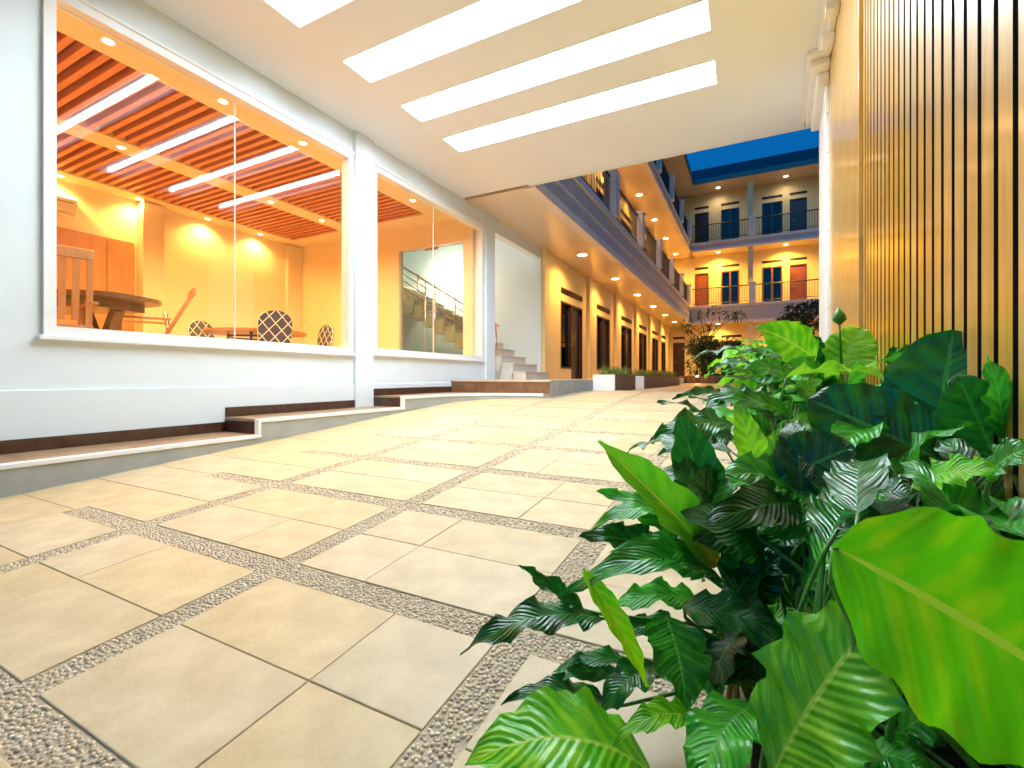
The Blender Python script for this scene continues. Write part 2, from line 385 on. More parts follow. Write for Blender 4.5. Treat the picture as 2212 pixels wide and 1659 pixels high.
# pebbles set in the strips
def in_strip(x, y):
    if x < -3.30 or x > -0.03: return False
    for gx in GX[1:]:
        if abs(x - gx) < SW/2 - 0.004: return True
    q = (y - GY0) / GP; q = (q - round(q)) * GP
    return abs(q) < SW/2 - 0.004
bm = bmesh.new(); rnd = random.Random(3)
step = 0.0125; yy = 0.05
while yy < 5.2:
    st = step if yy < 1.7 else (0.017 if yy < 3.0 else 0.026)
    xx = -3.3
    while xx < -0.03:
        px, py = xx + rnd.uniform(-.4, .4) * st, yy + rnd.uniform(-.4, .4) * st
        if in_strip(px, py):
            r1 = st * rnd.uniform(0.42, 0.62); r2 = r1 * rnd.uniform(0.65, 1.0); an = rnd.uniform(0, math.pi); h = r1 * rnd.uniform(0.45, 0.8)
            z = ground_z(py) - 0.009
            n = 6; ca, sa = math.cos(an), math.sin(an); prev = None
            mi = rnd.choice((0, 0, 1, 1, 2, 3))
            for (k, hz) in ((1.0, 0.0), (0.80, 0.75)):
                ring = []
                for q in range(n):
                    t = 2 * math.pi * q / n
                    lx, ly = r1 * k * math.cos(t), r2 * k * math.sin(t)
                    ring.append(bm.verts.new((px + lx * ca - ly * sa, py + lx * sa + ly * ca, z + 0.004 + h * hz)))
                if prev:
                    for q in range(n):
                        f = bm.faces.new((prev[q], prev[(q+1) % n], ring[(q+1) % n], ring[q])); f.material_index = mi; f.smooth = True
                prev = ring
            f = bm.faces.new(prev); f.material_index = mi; f.smooth = True
        xx += st
    yy += st
mat('pebble_a', (0.50, 0.40, 0.27), 0.45); mat('pebble_b', (0.60, 0.49, 0.33), 0.45); mat('pebble_c', (0.36, 0.30, 0.22), 0.4); mat('pebble_d', (0.64, 0.56, 0.42), 0.45)
stuff(obj('pebbles', bm, ['pebble_a', 'pebble_b', 'pebble_c', 'pebble_d'], drive))

# ------------------------------------------------------------------ stepped walkway beside the wall
WX, EX = -4.6, -4.03                                   # wall face, walkway edge
walk = bpy.data.objects.new('stepped_walkway', None); COL.objects.link(walk); struct(walk)
LV = [(-3.0, 2.74, -0.53), (2.74, 4.74, -0.39)]
for (a, b, z) in LV:
    boxes('kerb', [(WX - 0.02, EX, a, b, -1.4, z - 0.02)], 'kerb_grey', walk)
    boxes('nosing', [(EX - 0.05, EX + 0.012, a, b + 0.004, z - 0.03, z + 0.003)], 'trim_white', walk, bevel=0.006)
    y = a
    while y < b - 0.01:
        y2 = min(b, y + 0.6)
        boxes('floor_tile', [(WX, EX - 0.053, y + 0.002, y2 - 0.002, z - 0.02, z)], 'ledge_tile', walk, bevel=0.0015)
        boxes('skirting_tile', [(WX + 0.022, WX + 0.034, y + 0.002, y2 - 0.002, z + 0.001, z + 0.095)], 'brown_tile', walk, bevel=0.0015)
        y = y2
for yb, z0, z1 in ((2.74, -0.53, -0.39), (4.74, -0.39, -0.25)):
    boxes('riser_tile', [(WX + 0.036, EX - 0.052, yb - 0.012, yb, z0 + 0.001, z1 - 0.022)], 'brown_tile', walk, bevel=0.0015)
    boxes('nosing', [(EX - 0.05, EX + 0.012, yb - 0.03, yb - 0.0005, z0 + 0.004, z1 + 0.002)], 'trim_white', walk, bevel=0.006)
# third level flares out to the landing
apron = [(WX - 0.02, 4.74), (EX, 4.74), (EX, 5.5)]
for k in range(1, 10):
    t = k / 9 * math.pi / 2
    apron.append((EX + 1.22 * (1 - math.cos(t)), 5.5 + 0.98 * math.sin(t)))
apron += [(-2.74, 6.60), (WX - 0.02, 6.60)]
bm = bmesh.new(); prism(bm, apron, -1.2, -0.272); obj('kerb', bm, 'kerb_grey', walk)
bm = bmesh.new(); prism(bm, apron, -0.271, -0.252); obj('floor_tile', bm, 'ledge_tile', walk)
bm = bmesh.new(); edge = apron[1:-2]
inn = []
for i in range(len(edge)):
    d = Vector(edge[min(i + 1, len(edge) - 1)]) - Vector(edge[max(i - 1, 0)]); d.normalize(); inn.append((edge[i][0] - d.y * 0.05, edge[i][1] + d.x * 0.05))
outr = []
for i in range(len(edge)):
    d = Vector(edge[min(i + 1, len(edge) - 1)]) - Vector(edge[max(i - 1, 0)]); d.normalize(); outr.append((edge[i][0] + d.y * 0.012, edge[i][1] - d.x * 0.012))
prism(bm, outr + list(reversed(inn)), -0.285, -0.247); obj('nosing', bm, 'trim_white', walk)
y = 4.745
while y < 6.59:
    y2 = min(6.59, y + 0.6); boxes('skirting_tile', [(WX + 0.022, WX + 0.034, y, y2 - 0.003, -0.251, -0.155)], 'brown_tile', walk, bevel=0.0015); y = y2
# landing / corridor floor
boxes('landing', [(-9.7, -2.74, 6.60, 34, -0.6, -0.055)], 'kerb_grey', walk)
for k in range(4):
    x0 = WX + 0.03 + k * 0.46; x1 = min(-2.745, x0 + 0.457)
    boxes('riser_tile', [(x0, x1, 6.585, 6.599, -0.251, -0.075)], 'brown_tile_light', walk, bevel=0.0015)
boxes('nosing', [(WX + 0.03, -2.725, 6.572, 6.62, -0.073, -0.045)], 'platform_tile', walk, bevel=0.005)
fl = {}
for i in range(3):
    for j in range(20):
        if (i, 0) not in fl:
            b = bmesh.new(); box(b, -0.306, 0.306, -0.496, 0.496, 0, 0.008); fl[(i, 0)] = mesh_of(b, 'platform_tile')
        piece('floor_tile', fl[(i, 0)], walk, (-4.28 + 0.6165 * i, 7.12 + j * 1.0, -0.054))

# ------------------------------------------------------------------ room with the big windows
room = thing('glazed_room', 'white walled room with two big picture windows glowing yellow beside the driveway', 'building')
OP = [(1.43, 4.38, 0.31, 2.88), (4.74, 7.68, 0.33, 2.90)]
wall('front_wall', 'Y', WX, 0.18, -3.0, 8.05, -1.3, 3.62, OP, 'wall_white', room)
boxes('plinth', [(WX - 0.001, WX + 0.02, -3.0, 8.05, -1.3, -0.09)], 'wall_white', room, bevel=0.006)
boxes('pilaster', [(WX - 0.01, WX + 0.055, 4.40, 4.72, -0.7, 3.199)], 'wall_white', room, bevel=0.006)
boxes('pilaster', [(WX - 0.01, WX + 0.055, 7.74, 8.07, -0.05, 3.199)], 'wall_white', room, bevel=0.006)
for (a, b, z0, z1) in OP:
    w = thing('window', '', ''); del w['label'], w['category']; w.parent = room
    fw = 0.07
    boxes('window_frame', [(WX - 0.10, WX + 0.03, a, a + fw, z0, z1), (WX - 0.10, WX + 0.03, b - fw, b, z0, z1),
                           (WX - 0.10, WX + 0.03, a + fw, b - fw, z1 - fw, z1), (WX - 0.10, WX + 0.03, a + fw, b - fw, z0, z0 + fw)], 'trim_white', w)
    boxes('window_sill', [(WX - 0.02, WX + 0.06, a - 0.03, b + 0.01, z0 - 0.035, z0 - 0.001)], 'trim_white', w, bevel=0.006)
    boxes('drip_strip', [(WX - 0.02, WX + 0.045, a - 0.02, b + 0.01, z1 + 0.002, z1 + 0.03)], 'trim_white', w, bevel=0.004)
    m_ = (a + b) / 2 - 0.02
    boxes('pane', [(WX - 0.062, WX - 0.054, a + fw, m_ - 0.003, z0 + fw, z1 - fw)], 'window_glass', w)
    boxes('pane', [(WX - 0.062, WX - 0.054, m_ + 0.003, b - fw, z0 + fw, z1 - fw)], 'window_glass', w)
    boxes('silicone_joint', [(WX - 0.064, WX - 0.052, m_ - 0.0028, m_ + 0.0028, z0 + fw, z1 - fw)], 'trim_white', w)
XB, YE, YN = -9.7, 7.6, -0.6
boxes('room_floor', [(XB, WX - 0.18, YN, YE, -0.3, 0.0)], 'roomfloor', room)
boxes('back_wall', [(XB - 0.15, XB, YN, YE + 0.15, -0.3, 3.6)], 'room_cream', room)
boxes('side_wall', [(XB, WX - 0.181, YN - 0.15, YN, -0.3, 3.6)], 'room_cream', room)
DX0, DX1, DZ = -6.62, -5.0, 2.66
wall('end_wall', 'X', YE, 0.14, XB, WX - 0.181, -0.3, 3.6, [(DX0, DX1, 0.0, DZ)], 'room_cream', room)
boxes('inner_lining', [(WX - 0.20, WX - 0.181, YN, 1.40, 0, 3.1), (WX - 0.20, WX - 0.181, 4.41, 4.71, 0, 3.1), (WX - 0.20, WX - 0.181, YN, YE, 2.93, 3.12),
                       (WX - 0.20, WX - 0.181, YN, YE, 0, 0.30)], 'room_cream', room)
boxes('pilaster', [(XB, XB + 0.22, 4.25, 4.6, 0, 3.1)], 'room_cream', room, bevel=0.01)
boxes('pilaster', [(XB, XB + 0.1, 7.2, 7.6, 0, 3.1)], 'room_cream', room, bevel=0.01)
# timber batten ceiling between plain plaster borders
ZC = 3.12
boxes('plaster_border', [(-5.55, WX - 0.2, YN, YE, ZC, ZC + 0.2)], 'room_cream', room)
boxes('plaster_border', [(-7.78, -7.40, YN, YE, ZC, ZC + 0.2)], 'room_cream', room)
boxes('plaster_border', [(XB, -9.3, YN, YE, ZC, ZC + 0.2)], 'room_cream', room)
boxes('plaster_border', [(-9.3, -7.78, 7.1, YE, ZC, ZC + 0.2), (-7.40, -5.55, 7.1, YE, ZC, ZC + 0.2)], 'room_cream', room)
boxes('ceiling_void', [(XB, WX - 0.2, YN, YE, 3.36, 3.40)], 'slat_void', room)
sm = {}
for (a, b) in ((-7.40, -5.55), (-9.3, -7.78)):
    b_ = bmesh.new(); box(b_, a - (a+b)/2 + 0.003, b - (a+b)/2 - 0.003, -0.03, 0.03, 0, 0.10); me = mesh_of(b_, 'ceiling_slat')
    y = YN + 0.1
    while y < 7.06:
        piece('ceiling_slat', me, room, ((a+b)/2, y, ZC + 0.01)); y += 0.135
pan = boxes('wood_panel', [(XB + 0.002, XB + 0.05, YN + 0.01, 4.2, 0.01, 2.36)], 'wall_wood', room, bevel=0.004)
for k in range(5):
    boxes('panel_batten', [(XB + 0.051, XB + 0.06, 0.2 + k * 0.9, 0.22 + k * 0.9, 0.05, 2.32)], 'chair_wood', pan)
# glass double door in the end wall
gd = thing('glass_door', '', ''); del gd['label'], gd['category']; gd.parent = room
xm = (DX0 + DX1) / 2
boxes('door_leaf', [(DX0 + 0.01, xm - 0.004, YE + 0.06, YE + 0.072, 0.02, DZ - 0.01)], 'door_glass', gd)
boxes('door_leaf', [(xm + 0.004, DX1 - 0.01, YE + 0.06, YE + 0.072, 0.02, DZ - 0.01)], 'door_glass', gd)
for s in (-1, 1):
    bm = bmesh.new(); x = xm + s * 0.12
    tube(bm, [(x, YE + 0.02, 0.35), (x, YE + 0.02, 1.95)], 0.014, 10); tube(bm, [(x, YE + 0.02, 0.55), (x, YE + 0.06, 0.55)], 0.008); tube(bm, [(x, YE + 0.02, 1.75), (x, YE + 0.06, 1.75)], 0.008)
    obj('pull_handle', bm, 'steel', gd, smooth=True)
boxes('patch_fitting', [(xm - 0.16, xm - 0.006, YE + 0.05, YE + 0.082, DZ - 0.06, DZ - 0.012), (xm + 0.006, xm + 0.16, YE + 0.05, YE + 0.082, DZ - 0.06, DZ - 0.012)], 'steel', gd)
# round wall sconce and dark hook on the end wall
sc = thing('wall_sconce', 'small amber wall sconce on the yellow end wall beside the glass door', 'wall lamp', (-7.35, YE - 0.002, 1.62))
boxes('back_plate', [(-0.05, 0.05, -0.02, 0, -0.10, 0.10)], 'brown_tile_light', sc, bevel=0.004)
bm = bmesh.new(); tube(bm, [(0, -0.08, -0.08), (0, -0.08, 0.06)], [0.045, 0.065], 14); obj('shade', bm, 'wall_wood', sc, smooth=True)
bm = bmesh.new(); tube(bm, [(0, -0.02, 0.12), (0, -0.06, 0.16), (-0.03, -0.08, 0.2)], 0.012, 8); obj('arm', bm, 'vent_black', sc, smooth=True)

# downlights
def downlight(loc, label, group, power, col, r=0.055, disc_mat='lamp_disc', size=150):
    t = thing('downlight', label, 'ceiling light', loc, 0, group)
    bm = bmesh.new()
    for (ra, rb, z) in ((r, r + 0.025, -0.006),):
        n = 20
        a = [bm.verts.new((ra*math.cos(2*math.pi*k/n), ra*math.sin(2*math.pi*k/n), z)) for k in range(n)]
        b = [bm.verts.new((rb*math.cos(2*math.pi*k/n), rb*math.sin(2*math.pi*k/n), z)) for k in range(n)]
        c = [bm.verts.new((rb*math.cos(2*math.pi*k/n), rb*math.sin(2*math.pi*k/n), 0)) for k in range(n)]
        for k in range(n):
            j = (k+1) % n; bm.faces.new((a[k], a[j], b[j], b[k])); bm.faces.new((b[k], b[j], c[j], c[k]))
    obj('trim_ring', bm, 'trim_white', t)
    bm = bmesh.new(); disc(bm, (0, 0, -0.004), r, 20, True); obj('bulb', bm, disc_mat, t)
    if power: spot(t, (0, 0, -0.03), power, col, size)
    return t
WARM = (1.0, 0.53, 0.14)
for x, w in ((-5.3, 'plaster border by the windows'), (-7.59, 'plaster strip between the timber battens'), (-9.5, 'plaster border along the back wall')):
    for y in (1.0, 2.1, 3.15, 4.2, 5.35, 6.45):
        downlight((x, y, ZC), 'small warm downlight in the room ceiling, in the ' + w, 'room downlights in the ' + w, 70 if x < -9 else 115, WARM, 0.045)

# ------------------------------------------------------------------ canopy over the drive with four recessed light troughs
CX0, CX1, CY0, CY1, CZ = WX + 0.002, 0.60, -3.0, 6.95, 3.2
canopy = thing('entrance_canopy', 'broad flat white canopy ceiling over the driveway holding four long light troughs', 'canopy')
TR = [(1.63, 2.0), (2.50, 2.87), (3.38, 3.76), (4.25, 4.63), (5.10, 5.50)]
TX0, TX1 = -3.67, -0.33
segs = []
yp = CY0
for (a, b) in TR[1:]:
    segs.append((CX0, CX1, yp, a, CZ, CZ + 0.25)); segs.append((CX0, TX0, a, b, CZ, CZ + 0.25)); segs.append((TX1, CX1, a, b, CZ, CZ + 0.25)); yp = b
segs.append((CX0, CX1, yp, CY1, CZ, CZ + 0.25))
bm = bmesh.new()
# underside with openings + trough sides as one shell
def quad(bm, *p): bm.faces.new([bm.verts.new(q) for q in p])
for (x0, x1, y0, y1, z0, z1) in segs: quad(bm, (x0, y0, CZ), (x1, y0, CZ), (x1, y1, CZ), (x0, y1, CZ))
TD = 0.11
for (a, b) in TR[1:]:
    for (p, q) in (((TX0, a), (TX1, a)), ((TX1, a), (TX1, b)), ((TX1, b), (TX0, b)), ((TX0, b), (TX0, a))):
        quad(bm, (p[0], p[1], CZ), (q[0], q[1], CZ), (q[0], q[1], CZ + TD), (p[0], p[1], CZ + TD))
bmesh.ops.remove_doubles(bm, verts=bm.verts, dist=1e-5)
obj('soffit', bm, 'ceiling_white', canopy)
boxes('roof_slab', [(CX0, CX1 + 0.6, CY0, CY1, CZ + 0.16, CZ + 0.5)], 'wall_white', canopy)
boxes('edge_beam', [(-3.3, CX1 + 0.6, CY1 - 0.002, CY1 + 0.10, CZ + 0.003, CZ + 0.56)], 'wall_white', canopy, bevel=0.006)
for i, (a, b) in enumerate(TR[1:]):
    t = thing('trough_light', ['long white trough light in the canopy ceiling, farthest from the courtyard', 'long white trough light in the canopy ceiling, third from the courtyard',
              'long white trough light in the canopy ceiling, second from the courtyard', 'long white trough light in the canopy ceiling, closest to the courtyard'][i], 'ceiling light', ((TX0+TX1)/2, (a+b)/2, CZ), 0, 'canopy trough lights')
    hx, hy = (TX1 - TX0) / 2, (b - a) / 2
    bm = bmesh.new(); tube(bm, [(-hx + 0.01, 0, TD - 0.045), (hx - 0.01, 0, TD - 0.045)], 0.034, 10); obj('light_tube', bm, 'light_panel', t, smooth=True)
    boxes('reflector', [(-hx + .002, hx - .002, -hy + .002, hy - .002, TD - .003, TD + 0.002)], 'plastic_white', t)
    boxes('housing', [(-hx, hx, -hy, hy, TD + 0.003, TD + 0.04)], 'plastic_white', t)

# ------------------------------------------------------------------ staircase in the bay behind the room
st = thing('staircase', 'pale tiled staircase climbing behind the glass door with slim metal railings', 'stairs', (-3.95, 8.25, -0.055))
RI, TRD, N = 0.168, 0.28, 14
for k in range(N):
    boxes('step', [(-(k+1)*TRD - 0.02, -k*TRD, 0, 1.15, max(0, (k-1)*RI) + 0.001, (k+1)*RI - 0.02)], 'stair_tile', st)
    boxes('tread', [(-(k+1)*TRD, -k*TRD + 0.02, -0.015, 1.165, (k+1)*RI - 0.019, (k+1)*RI)], 'stair_tile', st, bevel=0.004)
boxes('upper_landing', [(-5.6, -N*TRD, -0.1, 2.2, N*RI - 0.25, N*RI)], 'stair_tile', st)
rl = thing('railing', '', ''); del rl['label'], rl['category']; rl.parent = st
bm = bmesh.new(); tube(bm, [(-0.70, 0.03, 0.3), (-0.70, 0.03, 1.15)], 0.025, 10); tube(bm, [(-0.70, 0.03, 1.13), (-0.62, 0.03, 1.10)], 0.022, 10); obj('newel_post', bm, 'copper_steel', rl, smooth=True)
for k in range(1, 4):
    x = -0.70 - k * 1.0; z = RI * (-x / TRD)
    bm = bmesh.new(); tube(bm, [(x, 0.03, z - 0.1), (x, 0.03, z + 0.75)], 0.018, 8); obj('post', bm, 'copper_steel', rl, smooth=True)
for q in range(5):
    h = 0.12 + q * 0.155
    bm = bmesh.new(); tube(bm, [(-0.70, 0.03, 0.42 + h - 0.02), (-0.70 - 3.1, 0.03, 0.42 + h + 3.1 * RI / TRD - 0.05)], 0.022 if q == 4 else 0.012, 8)
    obj('rail', bm, 'copper_steel', rl, smooth=True)

wlmp = thing('added_stair_lamp', 'added round white bulkhead lamp brightening the stairwell behind the glass door', 'wall lamp', (-7.3, 10.487, 2.55))  # added fixture with a point light, put in to brighten the stair bay
bm = bmesh.new(); tube(bm, [(0, 0, 0), (0, -0.04, 0)], 0.13, 20); obj('base', bm, 'trim_white', wlmp)
bm = bmesh.new(); tube(bm, [(0, -0.041, 0), (0, -0.07, 0), (0, -0.095, 0), (0, -0.105, 0)], [0.115, 0.105, 0.07, 0.02], 20); obj('globe', bm, 'lamp_disc_cool', wlmp, smooth=True)
d = bpy.data.lights.new('lamp', 'POINT'); d.energy = 150; d.color = (1, 0.86, 0.62); d.shadow_soft_size = 0.1
lo = bpy.data.objects.new('lamp', d); COL.objects.link(lo); lo.parent = wlmp; lo.location = (0, -0.22, 0)
# ------------------------------------------------------------------ left wing: three storeys of rooms off open galleries
wing = thing('gallery_wing', 'three storey cream hotel wing with open galleries running along the driveway side', 'building')
WY0, WY1 = 10.5, 31.0
UN = [(11.8, 13.6), (15.1, 16.7), (18.4, 20.2), (21.7, 23.4), (24.9, 26.6), (27.5, 29.1)]
F = [-0.055, 4.22, 7.98]                                # floor levels
C = [3.2, 7.5, 11.35]                                   # soffit levels
GXE = -3.25                                            # gallery edge
def door_mesh(w, h):
    b = bmesh.new(); box(b, -0.02, 0.02, -w/2, w/2, 0, h)
    return b
ops = []
for lv in range(3):
    for (a, b) in UN:
        m_ = a + (b - a) * 0.47
        ops.append((a, m_, F[lv] + 0.30, F[lv] + 2.15)); ops.append((m_ + 0.001, b, F[lv] + 0.0, F[lv] + 2.15))
wall('wall', 'Y', WX, 0.2, WY0, WY1, -0.3, 11.6, ops, 'wing_cream', wing)
boxes('return_wall', [(XB, WX - 0.2, WY0, WY0 + 0.18, -0.3, 11.6)], 'wall_white', wing)
boxes('return_skin', [(WX - 0.2, WX - 0.001, WY0 - 0.012, WY0 - 0.001, -0.05, 3.2)], 'wall_white', wing)
boxes('stair_back_wall', [(XB - 0.2, XB - 0.001, 7.75, WY0, -0.3, 11.6)], 'wall_white', wing)
boxes('lintel', [(WX - 0.18, WX - 0.002, 8.052, WY0 - 0.013, 2.93, 3.199)], 'wall_white', wing)
boxes('upper_wall', [(WX - 0.2, WX, -3.0, WY0 - 0.001, 3.63, 11.6)], 'wing_cream', wing)
for lv in range(3):
    for ui, (a, b) in enumerate(UN):
        m_ = a + (b - a) * 0.47
        d = thing('door', '', ''); del d['label'], d['category']; d.parent = wing
        boxes('door_leaf', [(WX - 0.12, WX - 0.08, m_ + 0.06, b - 0.05, F[lv] + 0.01, F[lv] + 2.10)], 'door_brown', d, bevel=0.004)
        boxes('door_frame', [(WX - 0.14, WX + 0.012, m_ + 0.004, m_ + 0.055, F[lv], F[lv] + 2.145), (WX - 0.14, WX + 0.012, b - 0.048, b - 0.003, F[lv], F[lv] + 2.145),
                             (WX - 0.14, WX + 0.012, m_ + 0.055, b - 0.048, F[lv] + 2.10, F[lv] + 2.145)], 'door_brown', d)
        bm = bmesh.new(); tube(bm, [(WX - 0.08, m_ + 0.14, F[lv] + 1.0), (WX - 0.03, m_ + 0.14, F[lv] + 1.0), (WX - 0.03, m_ + 0.26, F[lv] + 1.0)], 0.011, 8); obj('handle', bm, 'steel', d)
        w = thing('window', '', ''); del w['label'], w['category']; w.parent = wing
        z0, z1 = F[lv] + 0.30, F[lv] + 2.15
        boxes('frame', [(WX - 0.14, WX + 0.012, a + 0.003, a + 0.05, z0 + .003, z1 - .003), (WX - 0.14, WX + 0.012, m_ - 0.05, m_ - 0.003, z0 + .003, z1 - .003),
                        (WX - 0.14, WX + 0.012, a + 0.05, m_ - 0.05, z0 + .003, z0 + 0.05), (WX - 0.14, WX + 0.012, a + 0.05, m_ - 0.05, z1 - 0.05, z1 - .003)], 'door_brown', w)
        boxes('pane', [(WX - 0.09, WX - 0.084, a + 0.05, m_ - 0.05, z0 + 0.05, z1 - 0.05)], 'dark_glass', w)
        boxes('curtain', [(WX - 0.19, WX - 0.17, a + 0.01, m_ - 0.01, z0 + .01, z1 - .01)], 'curtain_dark', w)
        vt = boxes('transom_vent', [(WX + 0.001, WX + 0.012, a, b, F[lv] + 2.36, F[lv] + 2.52)], 'vent_dark', wing)
        if lv == 0:
            for q in range(4):
                boxes('louvre', [(WX + 0.013, WX + 0.024, a + 0.02, b - 0.02, F[lv] + 2.375 + q * 0.036, F[lv] + 2.39 + q * 0.036)], 'door_brown', vt)
for y in (10.66, 14.25, 17.5, 20.9, 24.1, 27.05, 29.6):
    for lv in range(3):
        boxes('pilaster', [(WX + 0.001, WX + 0.09, y - 0.15, y + 0.15, F[lv] + 0.001, C[lv] - 0.001)], 'wing_cream', wing, bevel=0.006)
ZR = [(3.2, 4.22), (7.5, 7.98)]
BY = 29.6                                              # gallery edge of the back block
for lv, (z0, z1) in enumerate(ZR):
    y0 = CY1 + 0.105
    boxes('gallery_slab', [(WX + 0.001, GXE, y0, 30.99, z0 + 0.04, z1 - 0.01)], 'fascia_grey', wing)
    boxes('soffit', [(WX + 0.001, GXE - 0.16, y0, BY + 1.38, z0, z0 + 0.039)], 'wing_soffit', wing)
    boxes('fascia_trim', [(GXE - 0.16, GXE + 0.05, y0, BY, z0 - 0.03, z0 + 0.15)], 'fascia_trim', wing, bevel=0.01)
    boxes('fascia_trim', [(GXE - 0.10, GXE + 0.06, y0, BY, z1 - 0.14, z1 + 0.02)], 'fascia_trim', wing, bevel=0.01)
    if lv == 0: boxes('fascia_band', [(GXE + 0.001, GXE + 0.022, y0, BY, z0 + 0.46, z0 + 0.52)], 'fascia_trim', wing)
def railing(parent, p0, p1, z, h=1.02, posts=(), post_mat='fascia_trim', step=0.125):
    """straight balustrade from p0 to p1 (xy) standing on level z"""
    p0, p1 = Vector((*p0, z)), Vector((*p1, z)); d = p1 - p0; L = d.length; u = d.normalized()
    r = thing('railing', '', ''); del r['label'], r['category']; r.parent = parent
    for nm, hh, rr in (('top_rail', h, 0.032), ('bottom_rail', 0.12, 0.018)):
        bm = bmesh.new(); tube(bm, [p0 + Vector((0,0,hh)), p1 + Vector((0,0,hh))], rr, 6); obj(nm, bm, 'rail_dark', r)
    bm = bmesh.new(); k = 0.06
    while k < L:
        q = p0 + u * k; e = 0.009
        box(bm, q.x - e, q.x + e, q.y - e, q.y + e, z + 0.12, z + h); k += step
    stuff(obj('baluster_row', bm, 'rail_dark', r))
    for s in posts:
        q = p0 + u * s; e = 0.17
        bm = bmesh.new(); box(bm, q.x - e, q.x + e, q.y - e, q.y + e, z, z + h + 0.05); box(bm, q.x - e - .03, q.x + e + .03, q.y - e - .03, q.y + e + .03, z + h + 0.051, z + h + 0.13)
        obj('post', bm, post_mat, r)
for lv in (1, 2):
    railing(wing, (GXE - 0.02, CY1 + 0.2), (GXE - 0.02, BY - 0.1), F[lv] + 0.02, 1.0, posts=[1.6 + 3.3 * k for k in range(7)])
# roof
def hip(bm, x0, x1, y0, y1, z0, x2, x3, y2, y3, z1):
    a = [bm.verts.new(p) for p in ((x0,y0,z0),(x1,y0,z0),(x1,y1,z0),(x0,y1,z0))]; b = [bm.verts.new(p) for p in ((x2,y2,z1),(x3,y2,z1),(x3,y3,z1),(x2,y3,z1))]
    for i in range(4): bm.faces.new((a[i], a[(i+1) % 4], b[(i+1) % 4], b[i]))
    bm.faces.new(list(reversed(a))); bm.faces.new(b)
boxes('eave_soffit', [(XB - 0.5, -3.05, -3.0, 30.9, 11.35, 11.40)], 'wing_soffit', wing)
boxes('eave_board', [(-3.05, -2.98, CY1 + 0.2, 29.2, 11.34, 11.62)], 'gutter', wing)
bm = bmesh.new(); hip(bm, XB - 1, -3.0, -3.0, 29.25, 11.41, -7.2, -7.0, 1.0, 29.2, 13.6); obj('roof', bm, 'roof_tile', wing)
# ceiling lamps in the galleries
for lv, pw in ((0, 230), (1, 230)):
    for k, y in enumerate((11.6, 14.9, 18.2, 21.5, 24.8, 28.1)) if lv == 0 else enumerate((12.7, 16.0, 19.3, 22.7, 26.0, 29.6)):
        downlight((-3.92 if lv == 0 else -4.08, y, C[lv]), 'round warm downlight in the ceiling of the ground floor gallery' if lv == 0 else 'round warm downlight in the ceiling of the upper side gallery',
                  'ground floor gallery downlights' if lv == 0 else 'upper side gallery downlights', pw, (1.0, 0.50, 0.11), 0.12)

# ------------------------------------------------------------------ back block across the courtyard
blk = thing('courtyard_block', 'three storey hotel block with balconies and dark roof closing off the courtyard', 'building')
BW = 31.0
BX0, BX1 = WX + 0.0, 9.2
bays = [(-3.12, -2.32, 'd'), (-1.62, -0.62, 'w'), (0.58, 1.62, 'w'), (1.98, 2.82, 'd'), (3.9, 4.7, 'd'), (5.3, 6.3, 'w')]
g_bays = [(-4.42, -3.72, 'd'), (-2.75, -1.95, 'd'), (-1.62, -0.50, 'w'), (0.9, 1.9, 'd'), (2.3, 3.2, 'w'), (4.2, 5.0, 'd')]
ops = []
for lv in range(3):
    for (a, b, k) in (g_bays if lv == 0 else bays):
        ops.append((a, b, F[lv] + (0.0 if k == 'd' else 0.12), F[lv] + 2.25))
wall('wall', 'X', BW, 0.2, BX0, BX1, -0.3, 11.6, ops, 'wing_cream', blk)
for lv in range(3):
    for (a, b, k) in (g_bays if lv == 0 else bays):
        z0, z1 = F[lv] + (0.0 if k == 'd' else 0.12), F[lv] + 2.25
        dm = 'door_red' if (lv == 1) else 'door_brown'
        if k == 'd':
            d = thing('door', '', ''); del d['label'], d['category']; d.parent = blk
            boxes('door_frame', [(a + .003, a + 0.05, BW - 0.012, BW + 0.12, z0, z1 - .003), (b - 0.05, b - .003, BW - 0.012, BW + 0.12, z0, z1 - .003), (a + 0.05, b - 0.05, BW - 0.012, BW + 0.12, z1 - 0.05, z1 - .003)], dm, d)
            boxes('door_leaf', [(a + 0.05, b - 0.05, BW + 0.05, BW + 0.09, z0 + 0.01, z1 - 0.05)], dm, d)
            bm = bmesh.new(); tube(bm, [(a + 0.12, BW + 0.05, z0 + 1.0), (a + 0.12, BW, z0 + 1.0), (a + 0.24, BW, z0 + 1.0)], 0.012, 6); obj('handle', bm, 'steel', d)
        else:
            w = thing('window', '', ''); del w['label'], w['category']; w.parent = blk
            m_ = (a + b) / 2
            boxes('frame', [(a + .003, a + 0.07, BW - 0.012, BW + 0.12, z0 + .003, z1 - .003), (b - 0.07, b - .003, BW - 0.012, BW + 0.12, z0 + .003, z1 - .003), (a + 0.07, b - 0.07, BW - 0.012, BW + 0.12, z1 - 0.07, z1 - .003),
                            (a + 0.07, b - 0.07, BW - 0.012, BW + 0.12, z0 + .003, z0 + 0.09), (m_ - 0.05, m_ + 0.05, BW - 0.012, BW + 0.12, z0 + 0.09, z1 - 0.07)], dm, w)
            boxes('pane', [(a + 0.07, m_ - 0.05, BW + 0.05, BW + 0.056, z0 + 0.09, z1 - 0.07)], 'dark_glass', w)
            boxes('pane', [(m_ + 0.05, b - 0.07, BW + 0.05, BW + 0.056, z0 + 0.09, z1 - 0.07)], 'dark_glass', w)
            boxes('curtain', [(a + 0.01, b - 0.01, BW + 0.16, BW + 0.18, z0 + 0.01, z1 - 0.01)], 'curtain_dark', w)
        vt = boxes('transom_vent', [(a, b, BW - 0.012, BW - 0.001, F[lv] + 2.48, F[lv] + 2.62)], 'vent_dark', blk)
